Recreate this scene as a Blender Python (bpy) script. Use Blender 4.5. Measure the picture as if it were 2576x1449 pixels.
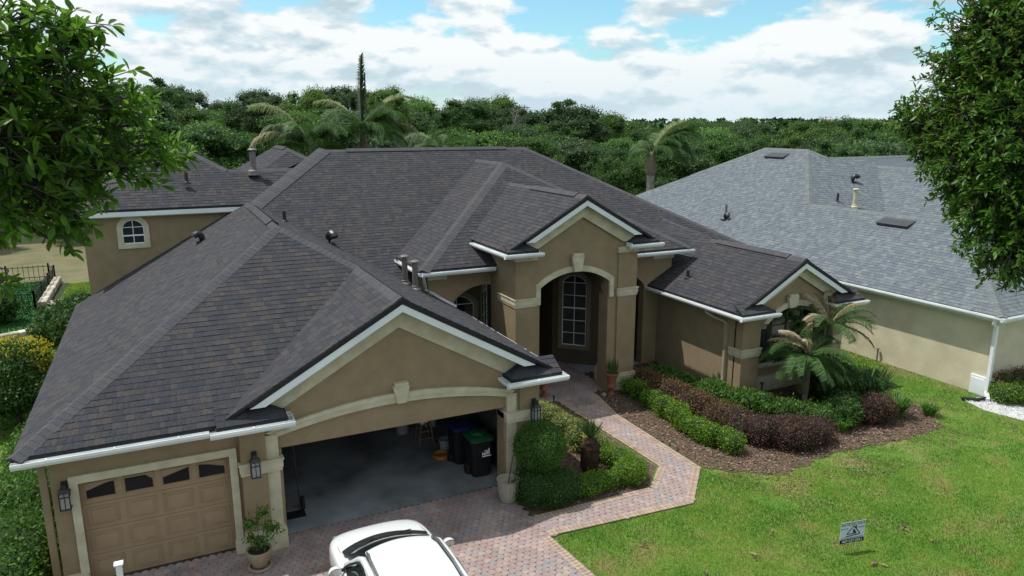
import bpy, bmesh, math, random
import numpy as np
from mathutils import Vector, Matrix
random.seed(7); rng = np.random.default_rng(7)
SC = bpy.context.scene
COL = SC.collection
for o in list(bpy.data.objects): bpy.data.objects.remove(o)
# ------------------------------------------------------------------ camera, sky, sun, exposure
CAM_H = 8.4
PITCH = math.atan(412/1834.); YAW = math.radians(25.68)
cam = bpy.data.cameras.new('camera'); cam_o = bpy.data.objects.new('camera', cam); COL.objects.link(cam_o)
cam.sensor_width = 36.0; cam.lens = 36*1834/2576.; cam.clip_end = 6000; cam.clip_start = 0.1
cam_o.location = (0, 0, CAM_H); cam_o.rotation_euler = (math.pi/2-PITCH, 0, -YAW)
SC.camera = cam_o
SUNDIR = Vector((-0.36, 0.29, 1.0)).normalized()      # direction towards the sun
SUN_EL = math.asin(SUNDIR.z)
w = bpy.data.worlds.new('World'); SC.world = w; w.use_nodes = True
nt = w.node_tree; nt.nodes.clear(); N = nt.nodes.new; LK = nt.links.new
wo = N('ShaderNodeOutputWorld'); bg = N('ShaderNodeBackground'); sky = N('ShaderNodeTexSky')
sky.sky_type = 'NISHITA'; sky.sun_disc = False; sky.sun_elevation = SUN_EL
sky.sun_rotation = math.atan2(SUNDIR.x, SUNDIR.y); sky.dust_density = 1.0; sky.air_density = 1.0
bg.inputs['Strength'].default_value = 0.10
tc = N('ShaderNodeTexCoord'); sep = N('ShaderNodeSeparateXYZ'); LK(tc.outputs['Generated'], sep.inputs[0])
def mth(op, a, b=None, clamp=False):
    n = N('ShaderNodeMath'); n.operation = op; n.use_clamp = clamp
    for i, v in enumerate((a, b)):
        if v is None: continue
        if isinstance(v, (int, float)): n.inputs[i].default_value = v
        else: LK(v, n.inputs[i])
    return n.outputs[0]
# cloud layer: look direction projected on a flat layer overhead, so clouds flatten and crowd towards the horizon
zz = mth('MAXIMUM', sep.outputs[2], 0.0)
den = mth('ADD', mth('MULTIPLY', zz, 0.35), 0.40)
px = mth('DIVIDE', sep.outputs[0], den); py = mth('DIVIDE', sep.outputs[1], den)
def cloudnoise(ox, oy, oz, scale, detail, rough, lift=0.0, dist=0.0):
    cb = N('ShaderNodeCombineXYZ'); z2 = mth('ADD', zz, lift)
    LK(mth('ADD', px, ox), cb.inputs[0]); LK(mth('ADD', py, oy), cb.inputs[1])
    LK(mth('MULTIPLY', z2, oz), cb.inputs[2])
    n = N('ShaderNodeTexNoise'); n.inputs['Scale'].default_value = scale; n.inputs['Detail'].default_value = detail
    n.inputs['Roughness'].default_value = rough; n.inputs['Distortion'].default_value = dist
    LK(cb.outputs[0], n.inputs['Vector']); return n.outputs[0]
CX, CY = 31.4, 11.5
cov = cloudnoise(CX, CY, 5.2, 1.9, 12, 0.53, 0.0, 0.0)
cov2 = cloudnoise(CX, CY, 5.2, 1.9, 12, 0.53, 0.014, 0.0)   # same field a little higher: lit tops, shaded bases
def ramp(src, stops):
    r = N('ShaderNodeValToRGB'); e = r.color_ramp.elements
    while len(e) < len(stops): e.new(0.5)
    for i, (p, c) in enumerate(stops): e[i].position = p; e[i].color = (*c, 1) if len(c) == 3 else c
    LK(src, r.inputs[0]); return r.outputs[0]
mask = ramp(cov, [(0.405, (0, 0, 0)), (0.45, (1, 1, 1))])
hz = mth('SUBTRACT', 1.0, mth('MULTIPLY', zz, 11.0), True)        # haze towards the horizon
maskh = mth('MAXIMUM', mask, mth('MULTIPLY', hz, 0.85))
lit = mth('ADD', mth('MULTIPLY', mth('SUBTRACT', cov, cov2), 9.0), 0.56, True)
big = cloudnoise(11, 3, 8.0, 1.1, 6, 0.5)
lit2 = mth('ADD', lit, mth('MULTIPLY', mth('SUBTRACT', 0.52, big), 1.5), True)
ccol0 = ramp(lit2, [(0.10, (5.6, 7.0, 7.8)), (0.45, (7.3, 8.6, 9.2)), (0.8, (10.0, 10.4, 10.5))])
hm = N('ShaderNodeMixRGB'); LK(mth('MULTIPLY', hz, 0.75), hm.inputs[0]); LK(ccol0, hm.inputs[1]); hm.inputs[2].default_value = (6.9, 8.6, 9.4, 1); ccol = hm.outputs[0]
skyc = N('ShaderNodeMixRGB'); skyc.blend_type = 'MULTIPLY'; skyc.inputs[0].default_value = 1
LK(sky.outputs[0], skyc.inputs[1]); skyc.inputs[2].default_value = (1.25, 1.78, 1.80, 1)
mx = N('ShaderNodeMixRGB'); LK(maskh, mx.inputs[0]); LK(skyc.outputs[0], mx.inputs[1]); LK(ccol, mx.inputs[2])
LK(mx.outputs[0], bg.inputs['Color']); LK(bg.outputs[0], wo.inputs[0])
sl = bpy.data.lights.new('sun', 'SUN'); sl.energy = 5.0; sl.angle = math.radians(0.5); sl.color = (1.0, 0.965, 0.90)
so = bpy.data.objects.new('sun', sl); COL.objects.link(so)
so.rotation_euler = SUNDIR.to_track_quat('Z', 'Y').to_euler(); so.location = (-10, 10, 40)
SC.view_settings.view_transform = 'Standard'; SC.view_settings.look = 'None'
SC.view_settings.exposure = -0.08; SC.view_settings.gamma = 1.0; SC.view_settings.use_curve_mapping = False
SC.render.engine = 'CYCLES'; SC.cycles.max_bounces = 6; SC.cycles.transparent_max_bounces = 8

# ------------------------------------------------------------------ materials
def mat(name, cols, rough=0.8, nscale=4.0, amt=1.0, bump=0.0, bscale=60.0, island=False, spec=0.3, metal=0.0,
        translucent=0.0, obj=False, detail=4, wpos=False, coat=0.0, objvar=0.0):
    m = bpy.data.materials.new(name); m.use_nodes = True; t = m.node_tree; t.nodes.clear()
    n = t.nodes.new; l = t.links.new
    out = n('ShaderNodeOutputMaterial'); b = n('ShaderNodeBsdfPrincipled')
    b.inputs['Roughness'].default_value = rough; b.inputs['Metallic'].default_value = metal
    b.inputs['Specular IOR Level'].default_value = spec
    if coat: b.inputs['Coat Weight'].default_value = coat; b.inputs['Coat Roughness'].default_value = 0.05
    if not isinstance(cols[0], (tuple, list)): cols = [cols]
    geo = n('ShaderNodeNewGeometry'); tcn = n('ShaderNodeTexCoord')
    vec = geo.outputs['Position'] if wpos else tcn.outputs['Object']
    nz = n('ShaderNodeTexNoise'); nz.inputs['Scale'].default_value = nscale; nz.inputs['Detail'].default_value = detail
    l(vec, nz.inputs['Vector'])
    if len(cols) == 1: cols = [tuple(c*0.85 for c in cols[0]), tuple(min(1, c*1.12) for c in cols[0])]
    r = n('ShaderNodeValToRGB'); e = r.color_ramp.elements
    while len(e) < len(cols): e.new(0.5)
    for i, c in enumerate(cols):
        e[i].position = i/(len(cols)-1) if not island == 2 else i/len(cols); e[i].color = (*c, 1)
    if island:
        oi = n('ShaderNodeObjectInfo')
        a = n('ShaderNodeMath'); a.operation = 'ADD'; l(geo.outputs['Random Per Island'], a.inputs[0]); l(oi.outputs['Random'], a.inputs[1])
        f = n('ShaderNodeMath'); f.operation = 'FRACT'; l(a.outputs[0], f.inputs[0])
        if island == 2: r.color_ramp.interpolation = 'CONSTANT'
        l(f.outputs[0], r.inputs[0])
        mm = n('ShaderNodeMixRGB'); mm.blend_type = 'MULTIPLY'; mm.inputs[0].default_value = amt
        l(r.outputs[0], mm.inputs[1])
        r2 = n('ShaderNodeValToRGB'); r2.color_ramp.elements[0].position = 0.3; r2.color_ramp.elements[1].position = 0.7
        r2.color_ramp.elements[0].color = (0.62, 0.62, 0.62, 1); r2.color_ramp.elements[1].color = (1.25, 1.25, 1.25, 1)
        l(nz.outputs[0], r2.inputs[0]); l(r2.outputs[0], mm.inputs[2]); colout = mm.outputs[0]
        if objvar:
            mr2 = n('ShaderNodeMapRange'); mr2.inputs[3].default_value = 1-objvar; mr2.inputs[4].default_value = 1+objvar; l(oi.outputs['Random'], mr2.inputs[0])
            m3 = n('ShaderNodeMixRGB'); m3.blend_type = 'MULTIPLY'; m3.inputs[0].default_value = 1; l(colout, m3.inputs[1]); l(mr2.outputs[0], m3.inputs[2]); colout = m3.outputs[0]
    elif obj:
        oi = n('ShaderNodeObjectInfo'); l(oi.outputs['Random'], r.inputs[0]); colout = r.outputs[0]
    else:
        mr = n('ShaderNodeMapRange'); mr.inputs[1].default_value = 0.32; mr.inputs[2].default_value = 0.68
        l(nz.outputs[0], mr.inputs[0]); l(mr.outputs[0], r.inputs[0]); colout = r.outputs[0]
    l(colout, b.inputs['Base Color'])
    if bump:
        bn = n('ShaderNodeTexNoise'); bn.inputs['Scale'].default_value = bscale; bn.inputs['Detail'].default_value = 3
        l(vec, bn.inputs['Vector'])
        bp = n('ShaderNodeBump'); bp.inputs['Strength'].default_value = bump; bp.inputs['Distance'].default_value = 0.01
        l(bn.outputs[0], bp.inputs['Height']); l(bp.outputs[0], b.inputs['Normal'])
    if translucent:
        tr = n('ShaderNodeBsdfTranslucent'); ms = n('ShaderNodeMixShader'); ms.inputs[0].default_value = translucent
        hs = n('ShaderNodeHueSaturation'); hs.inputs['Value'].default_value = 1.3; l(colout, hs.inputs['Color']); l(hs.outputs[0], tr.inputs[0])
        l(b.outputs[0], ms.inputs[1]); l(tr.outputs[0], ms.inputs[2]); l(ms.outputs[0], out.inputs[0])
    else: l(b.outputs[0], out.inputs[0])
    m.diffuse_color = (*cols[0][:3], 1)
    return m
M = {}
M['stucco'] = mat('tan_stucco', [(0.235, 0.178, 0.108), (0.28, 0.215, 0.134)], 0.92, 2.6, bump=1.0, bscale=26, detail=9, spec=0.15)
M['stucco_n'] = mat('cream_stucco', [(0.50, 0.445, 0.32), (0.62, 0.555, 0.41)], 0.92, 1.6, detail=9, bump=0.8, bscale=30, spec=0.15)
M['trim'] = mat('cream_trim', [(0.42, 0.385, 0.27), (0.54, 0.50, 0.37)], 0.85, 4.0, detail=9, bump=0.35, bscale=50, spec=0.2)
M['door'] = mat('tan_door_paint', [(0.29, 0.205, 0.125), (0.33, 0.24, 0.15)], 0.6, 3.0, bump=0.15, bscale=90)
M['white'] = mat('white_aluminium', [(0.66, 0.69, 0.70), (0.80, 0.82, 0.82)], 0.45, 1.5, spec=0.4)
M['white_soft'] = mat('white_paint', [(0.62, 0.66, 0.68), (0.74, 0.77, 0.78)], 0.6, 1.3)
M['black'] = mat('black_drip_edge', [(0.012, 0.012, 0.014), (0.02, 0.02, 0.022)], 0.6)
M['blackmetal'] = mat('black_metal', [(0.012, 0.012, 0.013), (0.022, 0.022, 0.024)], 0.45, spec=0.5)
SH = [(0.040, 0.042, 0.050), (0.052, 0.050, 0.056), (0.045, 0.047, 0.056), (0.063, 0.059, 0.060), (0.041, 0.044, 0.052),
      (0.067, 0.061, 0.060), (0.047, 0.048, 0.056), (0.057, 0.054, 0.058), (0.043, 0.044, 0.052), (0.055, 0.054, 0.061), (0.049, 0.048, 0.055)]
M['shingle'] = mat('weathered_brown_shingle', SH, 0.95, 55, 1.0, bump=0.7, bscale=160, island=2, spec=0.2, detail=2)
SN = [(0.122, 0.145, 0.162), (0.142, 0.164, 0.178), (0.112, 0.130, 0.152), (0.168, 0.190, 0.200), (0.132, 0.152, 0.168), (0.152, 0.170, 0.178), (0.118, 0.134, 0.160), (0.138, 0.158, 0.174)]
M['shingle_n'] = mat('grey_shingle', SN, 0.95, 40, 1.0, bump=0.6, bscale=140, island=2, spec=0.2, detail=2)
M['cap'] = mat('ridge_cap_shingle', [(0.076, 0.076, 0.084), (0.068, 0.070, 0.079), (0.084, 0.081, 0.086), (0.073, 0.073, 0.081)], 0.95, 50, 1.0, bump=0.6, bscale=150, island=2, spec=0.2)
M['cap_n'] = mat('grey_cap_shingle', [(0.14, 0.158, 0.163), (0.13, 0.146, 0.152), (0.155, 0.17, 0.172)], 0.95, 50, 1.0, island=2, spec=0.2)
M['deck'] = mat('shingle_underlay', [(0.022, 0.021, 0.023), (0.034, 0.032, 0.034)], 0.95, 30)
M['deck_n'] = mat('grey_underlay', [(0.09, 0.10, 0.105), (0.12, 0.13, 0.135)], 0.95, 30)
M['glass'] = mat('dark_glass', [(0.010, 0.012, 0.016), (0.016, 0.018, 0.022)], 0.08, spec=0.6)
M['glass_matt'] = mat('door_glass', [(0.008, 0.009, 0.012), (0.014, 0.015, 0.018)], 0.2, spec=0.15)
M['curtain'] = mat('white_blind', [(0.10, 0.10, 0.10), (0.15, 0.15, 0.145)], 0.8)
M['pipe'] = mat('grey_flue_metal', [(0.13, 0.115, 0.115), (0.19, 0.165, 0.16)], 0.55, 6, spec=0.4, metal=0.2)
M['concrete'] = mat('garage_concrete', [(0.12, 0.125, 0.13), (0.22, 0.235, 0.25), (0.30, 0.32, 0.33)], 0.85, 0.8, detail=7, bump=0.2, bscale=40)
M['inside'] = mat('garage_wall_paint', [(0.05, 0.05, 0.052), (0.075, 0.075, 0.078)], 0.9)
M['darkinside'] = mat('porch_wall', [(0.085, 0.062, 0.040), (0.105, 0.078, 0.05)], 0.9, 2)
M['wooddoor'] = mat('dark_wood_door', [(0.02, 0.012, 0.008), (0.035, 0.02, 0.012)], 0.4)

# ------------------------------------------------------------------ mesh helpers
def link(name, me, m=None, parent=None):
    o = bpy.data.objects.new(name, me); COL.objects.link(o)
    if m is not None:
        for mm in (m if isinstance(m, (list, tuple)) else [m]): me.materials.append(mm)
    if parent is not None: adopt(o, parent)
    return o
def wmat(o):
    m = o.matrix_basis.copy()
    return (wmat(o.parent) @ o.matrix_parent_inverse @ m) if o.parent else m
def adopt(o, parent):      # everything is built in world coordinates; the child keeps its place
    o.parent = parent; o.matrix_parent_inverse = wmat(parent).inverted()
def tag(o, label=None, cat=None, group=None, kind=None):
    if label: o['label'] = label
    if cat: o['category'] = cat
    if group: o['group'] = group
    if kind: o['kind'] = kind
    return o
def empty(name, loc=(0, 0, 0), rz=0):
    o = bpy.data.objects.new(name, None); COL.objects.link(o); o.location = loc; o.rotation_euler = (0, 0, rz)
    o.empty_display_size = 0.2
    return o
class MB:
    def __init__(s): s.v = []; s.f = []; s.mi = []
    def add(s, vs, fs, mi=0):
        k = len(s.v); s.v += [tuple(v) for v in vs]; s.f += [tuple(i+k for i in f) for f in fs]; s.mi += [mi]*len(fs); return s
    def box(s, x0, y0, z0, x1, y1, z1, mi=0):
        vs = [(x0, y0, z0), (x1, y0, z0), (x1, y1, z0), (x0, y1, z0), (x0, y0, z1), (x1, y0, z1), (x1, y1, z1), (x0, y1, z1)]
        return s.add(vs, [(0, 3, 2, 1), (4, 5, 6, 7), (0, 1, 5, 4), (1, 2, 6, 5), (2, 3, 7, 6), (3, 0, 4, 7)], mi)
    def prism(s, pts, d, mi=0):      # planar polygon swept by vector d
        n = len(pts); d = Vector(d); a = [Vector(p) for p in pts]; b = [p+d for p in a]
        fs = [tuple(range(n-1, -1, -1)), tuple(range(n, 2*n))]+[(i, (i+1) % n, n+(i+1) % n, n+i) for i in range(n)]
        return s.add(a+b, fs, mi)
    def bar(s, p, q, wd, ht, up=(0, 0, 1), mi=0):
        p = Vector(p); q = Vector(q); t = (q-p).normalized(); sd = t.cross(Vector(up)).normalized(); u = sd.cross(t).normalized()
        vs = [c+sd*a*wd/2+u*b*ht/2 for c in (p, q) for a, b in ((-1, -1), (1, -1), (1, 1), (-1, 1))]
        return s.add(vs, [(0, 1, 2, 3), (7, 6, 5, 4), (0, 4, 5, 1), (1, 5, 6, 2), (2, 6, 7, 3), (3, 7, 4, 0)], mi)
    def tube(s, pts, rad, seg=8, mi=0, caps=True):
        pts = [Vector(p) for p in pts]; k = len(s.v); n = len(pts)
        if not isinstance(rad, (list, tuple)): rad = [rad]*n
        for i, p in enumerate(pts):
            t = (pts[min(i+1, n-1)]-pts[max(i-1, 0)]).normalized()
            a = t.cross(Vector((0, 0, 1))); a = a.normalized() if a.length > 1e-3 else Vector((1, 0, 0)); b = t.cross(a)
            s.v += [tuple(p+(a*math.cos(2*math.pi*j/seg)+b*math.sin(2*math.pi*j/seg))*rad[i]) for j in range(seg)]
        for i in range(n-1):
            for j in range(seg):
                s.f.append((k+i*seg+j, k+i*seg+(j+1) % seg, k+(i+1)*seg+(j+1) % seg, k+(i+1)*seg+j)); s.mi.append(mi)
        if caps:
            s.f.append(tuple(k+j for j in range(seg))); s.f.append(tuple(k+(n-1)*seg+seg-1-j for j in range(seg))); s.mi += [mi, mi]
        return s
    def lathe(s, cx, cy, prof, seg=20, mi=0, lobes=0, la=0.0):
        k = len(s.v); n = len(prof)
        for r, z in prof:
            for j in range(seg):
                a = 2*math.pi*j/seg; rr = r*(1+la*math.cos(lobes*a)) if lobes else r
                s.v.append((cx+rr*math.cos(a), cy+rr*math.sin(a), z))
        for i in range(n-1):
            for j in range(seg):
                s.f.append((k+i*seg+j, k+i*seg+(j+1) % seg, k+(i+1)*seg+(j+1) % seg, k+(i+1)*seg+j)); s.mi.append(mi)
        return s
    def build(s, name, m, parent=None, smooth=False, fix=True):
        me = bpy.data.meshes.new(name); me.from_pydata(s.v, [], s.f)
        if fix:
            bm = bmesh.new(); bm.from_mesh(me); bmesh.ops.recalc_face_normals(bm, faces=bm.faces); bm.to_mesh(me); bm.free()
        if smooth:
            me.polygons.foreach_set('use_smooth', [True]*len(me.polygons))
        if isinstance(m, (list, tuple)): me.polygons.foreach_set('material_index', s.mi)
        me.update(); return link(name, me, m, parent)
def np_mesh(name, V, F, m, parent=None, smooth=False):      # V (n,3), F (k,c)
    me = bpy.data.meshes.new(name); V = np.asarray(V, np.float32); F = np.asarray(F, np.int32); c = F.shape[1]
    me.vertices.add(len(V)); me.vertices.foreach_set('co', V.ravel())
    me.loops.add(F.size); me.loops.foreach_set('vertex_index', F.ravel())
    me.polygons.add(len(F)); me.polygons.foreach_set('loop_start', np.arange(0, F.size, c, dtype=np.int32))
    me.polygons.foreach_set('loop_total', np.full(len(F), c, np.int32))
    if smooth: me.polygons.foreach_set('use_smooth', np.ones(len(F), bool))
    me.update(calc_edges=True); return link(name, me, m, parent) if m is not None else me
def copy_tree(o, parent=None):
    c = o.copy(); COL.objects.link(c); c.parent = parent
    for ch in list(o.children): copy_tree(ch, c)
    return c
# ------------------------------------------------------------------ roofs
S = 0.565
def clip(poly, a, b, c):      # keep a*x+b*y<=c
    out = []; n = len(poly)
    for i in range(n):
        p, q = poly[i], poly[(i+1) % n]; dp = a*p[0]+b*p[1]-c; dq = a*q[0]+b*q[1]-c
        if dp <= 1e-9: out.append(p)
        if (dp < -1e-9 and dq > 1e-9) or (dp > 1e-9 and dq < -1e-9):
            t = dp/(dp-dq); out.append((p[0]+(q[0]-p[0])*t, p[1]+(q[1]-p[1])*t))
    return out
EXPO = 0.150; TABW = [0.10, 0.13, 0.155, 0.18, 0.22]
PARTQ = []
def roof_plane(name, pts, parent, m, deckm, parts=False, expo=EXPO, rand=None, thick=0.05):
    rd = rand or random.Random(len(name)*7+int(abs(pts[0][0])*100))
    P = [Vector(p) for p in pts]
    nrm = Vector((0, 0, 0))
    for i in range(1, len(P)-1): nrm += (P[i]-P[0]).cross(P[i+1]-P[0])
    nrm.normalize(); 
    if nrm.z < 0: nrm = -nrm; P.reverse()
    vv = Vector((-nrm.x, -nrm.y, 0)); vv = (vv-nrm*vv.dot(nrm)).normalized(); uu = vv.cross(nrm).normalized()
    org = min(P, key=lambda p: p.z)
    Q = [((p-org).dot(uu), (p-org).dot(vv)) for p in P]
    ar = sum(Q[i][0]*Q[(i+1) % len(Q)][1]-Q[(i+1) % len(Q)][0]*Q[i][1] for i in range(len(Q)))
    if ar < 0: Q.reverse()
    H = []
    for i in range(len(Q)):
        p, q = Q[i], Q[(i+1) % len(Q)]; dx, dy = q[0]-p[0], q[1]-p[1]; H.append((dy, -dx, dy*p[0]-dx*p[1]))
    sec = MB(); sec.prism([p-nrm*0.006 for p in P], -nrm*thick)
    so_ = sec.build(name, deckm, parent)
    mb = MB(); u0, u1 = min(q[0] for q in Q), max(q[0] for q in Q); v0, v1 = 0.0, max(q[1] for q in Q)
    row = 0; v = v0
    def W(u, vv_, h): return org+uu*u+vv*vv_+nrm*h
    while v < v1:
        u = u0-rd.random()*0.5
        while u < u1:
            wd = rd.choice(TABW); hi = rd.choice((0.007, 0.007, 0.012)); g = 0.004
            poly = [(u+g, v), (u+wd, v), (u+wd, v+expo), (u+g, v+expo)]; full = True
            c = poly
            for (a, b, d) in H:
                if any(a*p[0]+b*p[1]-d > 1e-6 for p in poly): full = False
                c = clip(c, a, b, d)
                if len(c) < 3: break
            if len(c) >= 3:
                if parts and full:
                    PARTQ.append((so_, org+uu*(u+g)+vv*v, uu, vv, nrm, wd-g, expo, hi, m))
                else:
                    tp = [W(p[0], p[1], 0.002+hi*(1-(p[1]-v)/expo)) for p in c]; bt = [W(p[0], p[1], -0.004) for p in c]; n = len(c)
                    mb.add(tp+bt, [tuple(range(n))]+[(i, n+i, n+(i+1) % n, (i+1) % n) for i in range(n)])
            u += wd
        v += expo; row += 1
    if mb.f: st = mb.build('shingle', m, so_, fix=False); st['kind'] = 'stuff'
    return so_
def flush_parts(limit=300):      # the nearest full shingles become parts, the rest stay joined
    cam_p = Vector((0, 0, CAM_H)); PARTQ.sort(key=lambda q: (q[1]-cam_p).length)
    cache = {}; rest = {}
    for i, (par, o, uu, vv, nn, wd, ex, hi, m) in enumerate(PARTQ):
        if i < limit:
            key = (round(wd, 3), hi)
            if key not in cache:
                b = MB(); b.add([(0, 0, 0.002+hi), (wd, 0, 0.002+hi), (wd, ex, 0.002), (0, ex, 0.002), (0, 0, -0.004), (wd, 0, -0.004), (wd, ex, -0.004), (0, ex, -0.004)],
                                [(0, 1, 2, 3), (0, 4, 5, 1), (1, 5, 6, 2), (2, 6, 7, 3), (3, 7, 4, 0)])
                me = bpy.data.meshes.new('shingle'); me.from_pydata(b.v, [], b.f); me.materials.append(m); cache[key] = me
            ob = bpy.data.objects.new('shingle', cache[key]); COL.objects.link(ob); R = Matrix((uu, vv, nn)).transposed().to_4x4(); ob.matrix_basis = Matrix.Translation(o) @ R; adopt(ob, par)
        else:
            mb = rest.setdefault(par, (MB(), m))[0]
            pt = lambda a, b_, h: o+uu*a+vv*b_+nn*h
            tp = [pt(0, 0, .002+hi), pt(wd, 0, .002+hi), pt(wd, ex, .002), pt(0, ex, .002)]; bt = [pt(0, 0, -.004), pt(wd, 0, -.004), pt(wd, ex, -.004), pt(0, ex, -.004)]
            mb.add(tp+bt, [(0, 1, 2, 3), (0, 4, 5, 1), (1, 5, 6, 2), (2, 6, 7, 3), (3, 7, 4, 0)])
    for par, (mb, m) in rest.items(): st = mb.build('shingle', m, par, fix=False); st['kind'] = 'stuff'
def caps(name, lo, hi, dA, dB, parent, m, w=0.17, step=0.143, lift=0.0, parts=False):
    """overlapping cap shingles from lo to hi; dA,dB horizontal+down directions of the two flaps (unit vectors)"""
    lo = Vector(lo); hi = Vector(hi); t = (hi-lo); L = t.length; t.normalize(); dA = Vector(dA).normalized(); dB = Vector(dB).normalized()
    n = max(1, int(L/step)); mb = MB(); root = None; up = -(dA+dB).normalized()
    for i in range(n):
        a = lo+t*(i*L/n); b = lo+t*((i+1)*L/n+0.01)
        j = random.uniform(-0.003, 0.003); sec = []
        for c, h in ((a, 0.016+lift), (b, 0.010+lift)):
            ww = w+j; sec += [c+dA*ww+up*h*0.9, c+dA*ww*0.35+up*(h+0.012), c+up*(h+0.016), c+dB*ww*0.35+up*(h+0.012), c+dB*ww+up*h*0.9]
        drop = -up*(0.03+lift)
        lowf = [sec[0]+drop, sec[4]+drop, sec[5]+drop, sec[9]+drop]
        vs = sec+lowf; fs = [(0, 1, 6, 5), (1, 2, 7, 6), (2, 3, 8, 7), (3, 4, 9, 8), (10, 11, 4, 3, 2, 1, 0), (0, 5, 12, 10), (9, 4, 11, 13)]
        if parts:
            if root is None: root = empty(name); adopt(root, parent)
            q = MB(); q.add(vs, fs); q.build('cap_shingle', m, root, fix=False)
        else: mb.add(vs, fs)
    if not parts:
        o = mb.build(name, m, parent, fix=False); return o
    return root
def gutter(name, p, q, out, parent, m=None, w=0.125, h=0.115, hang=0.8, endcaps=(1, 1)):
    p = Vector(p); q = Vector(q); out = Vector(out).normalized(); t = (q-p).normalized(); u = Vector((0, 0, 1))
    prof = [(0.0, 0.0), (0.0, -h), (0.045, -h), (w*0.62, -h), (w, -h*0.45), (w, 0.0), (w-0.016, 0.0), (w-0.016, -0.008), (w-0.006, -0.008), (w-0.006, -h*0.43), (w*0.58, -h+0.006), (0.006, -h+0.006), (0.006, 0)]
    mb = MB(); n = len(prof)
    vs = [c+out*a+u*b for c in (p, q) for a, b in prof]
    mb.add(vs, [(i, (i+1) % n, n+(i+1) % n, n+i) for i in range(n)])
    for k, c in enumerate((p, q)):
        if endcaps[k]:
            pr = [(0.001, -h*0.999), (w*0.62, -h*0.999), (w*0.99, -h*0.45), (w*0.99, 0.0), (0.001, 0)]
            e = [c+out*a+u*b for a, b in pr]; d = t*(0.003 if k == 0 else -0.003); mb.prism(e, d)
    o = mb.build(name, m or M['white'], parent)
    L = (q-p).length; k = max(1, int(L/hang)); hb = MB()
    for i in range(k):
        c = p+t*((i+0.5)*L/k); hb.bar(c+u*-0.004-out*0.01, c+out*w+u*0.006, 0.02, 0.008)
    hb.build('hanger', M['white'], o)
    return o
def drip(name, p, q, out, parent, hgt=0.085):      # black drip strip under the shingle edge
    p = Vector(p); q = Vector(q); out = Vector(out).normalized()
    mb = MB(); mb.prism([p-Vector((0, 0, 0.012))+out*0.004, q-Vector((0, 0, 0.012))+out*0.004, q-Vector((0, 0, hgt+0.012))+out*0.004, p-Vector((0, 0, hgt+0.012))+out*0.004], out*-0.02)
    return mb.build(name, M['black'], parent)
def arc_pts(xa, xb, zs, zt, n=14):      # circular-ish arch from (xa,zs) over top zt to (xb,zs)
    c = (xa+xb)/2; hw = (xb-xa)/2; rise = zt-zs; R = (hw*hw+rise*rise)/(2*rise); cz = zt-R; a0 = math.asin(min(1, hw/R))
    return [(c+R*math.sin(-a0+2*a0*i/n), cz+R*math.cos(-a0+2*a0*i/n)) for i in range(n+1)]
def xz(pts, y): return [(a, y, b) for a, b in pts]
# ================================================================== THE HOUSE
HOUSE = tag(empty('house', (2.6, 14.1, 0)), 'tan stucco house with dark brown shingle roofs, white gutters and an open double garage', 'house')
DL, DR, DF, DB = (-1, 0, -S), (1, 0, -S), (0, -1, -S), (0, 1, -S)
def perp(lo, hi, d):
    t = (Vector(hi)-Vector(lo)).normalized(); d = Vector(d).normalized(); return (d-t*d.dot(t)).normalized()
def hipcap(lo, hi, a, b, parent, m=None, **k):
    return caps(k.pop('name', 'hip_cap'), lo, hi, perp(lo, hi, a), perp(lo, hi, b), parent, m or M['cap'], **k)
def ridge_vent(p, q, a, b, parent):      # raised vent with a dark slot along both sides
    p = Vector(p); q = Vector(q); a = Vector(a).normalized(); b = Vector(b).normalized()
    mb = MB()
    for d in (a, b):
        u = Vector((0, 0, 1)); e0 = p+d*0.19; e1 = q+d*0.19
        mb.prism([p+u*0.03, q+u*0.03, e1+u*0.045, e0+u*0.045], (0, 0, -0.035))
    o = mb.build('ridge_vent', M['black'], parent)
    c = caps('vent_cap', p, q, a, b, o, M['cap'], w=0.175, lift=0.035)
    return o
R = roof_plane; sh, dk = M['shingle'], M['deck']
ze = 2.9; XL, XR, YF = -2.68, 7.87, 13.86; XM = (XL+XR)/2; PZ = ze+S*(XM-XL); PY = YF+(XM-XL)
XG = 4.2; GZ = ze+S*(XR-XG); GX0 = 2*XG-XR; VY = YF+(XG-GX0)
MPZ = lambda y: 4.35+S*(y-22.9)      # front plane of the main roof
yr = lambda z: 22.9+(z-4.35)/S
# --- garage wing roof
gar = empty('garage_roof', (XM, PY, ze)); adopt(gar, HOUSE)
R('front_slope', [(XL, YF, ze), (GX0, YF, ze), (XG, VY, GZ), (XM, PY, PZ)], HOUSE, sh, dk, parts=True)
R('left_slope', [(XL, YF, ze), (XM, PY, PZ), (XM, 25.75, PZ), (XL, 25.75, ze)], HOUSE, sh, dk)
R('gable_left_slope', [(GX0, YF, ze), (XG, YF, GZ), (XG, VY, GZ)], HOUSE, sh, dk, parts=True)
R('right_slope', [(XM, PY, PZ), (XG, VY, GZ), (XG, yr(GZ), GZ), (XM, yr(PZ), PZ)], HOUSE, sh, dk)
R('gable_right_slope', [(XG, YF, GZ), (XR, YF, ze), (XR, 20.45, ze), (7.12, 20.45, ze+S*(XR-7.12)), (7.12, yr(ze+S*(XR-7.12)), ze+S*(XR-7.12)), (XG, yr(GZ), GZ)][:0] or [(XG, YF, GZ), (XR, YF, ze), (XR, yr(ze), ze), (XG, yr(GZ), GZ)], HOUSE, sh, dk)
bpy.data.objects.remove(gar)
hipcap((XL, YF, ze), (XM, PY, PZ), DL, DF, HOUSE, parts=True, w=0.2)
hipcap((XG, VY, GZ), (XM, PY, PZ), DF, DR, HOUSE, parts=True)
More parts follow.
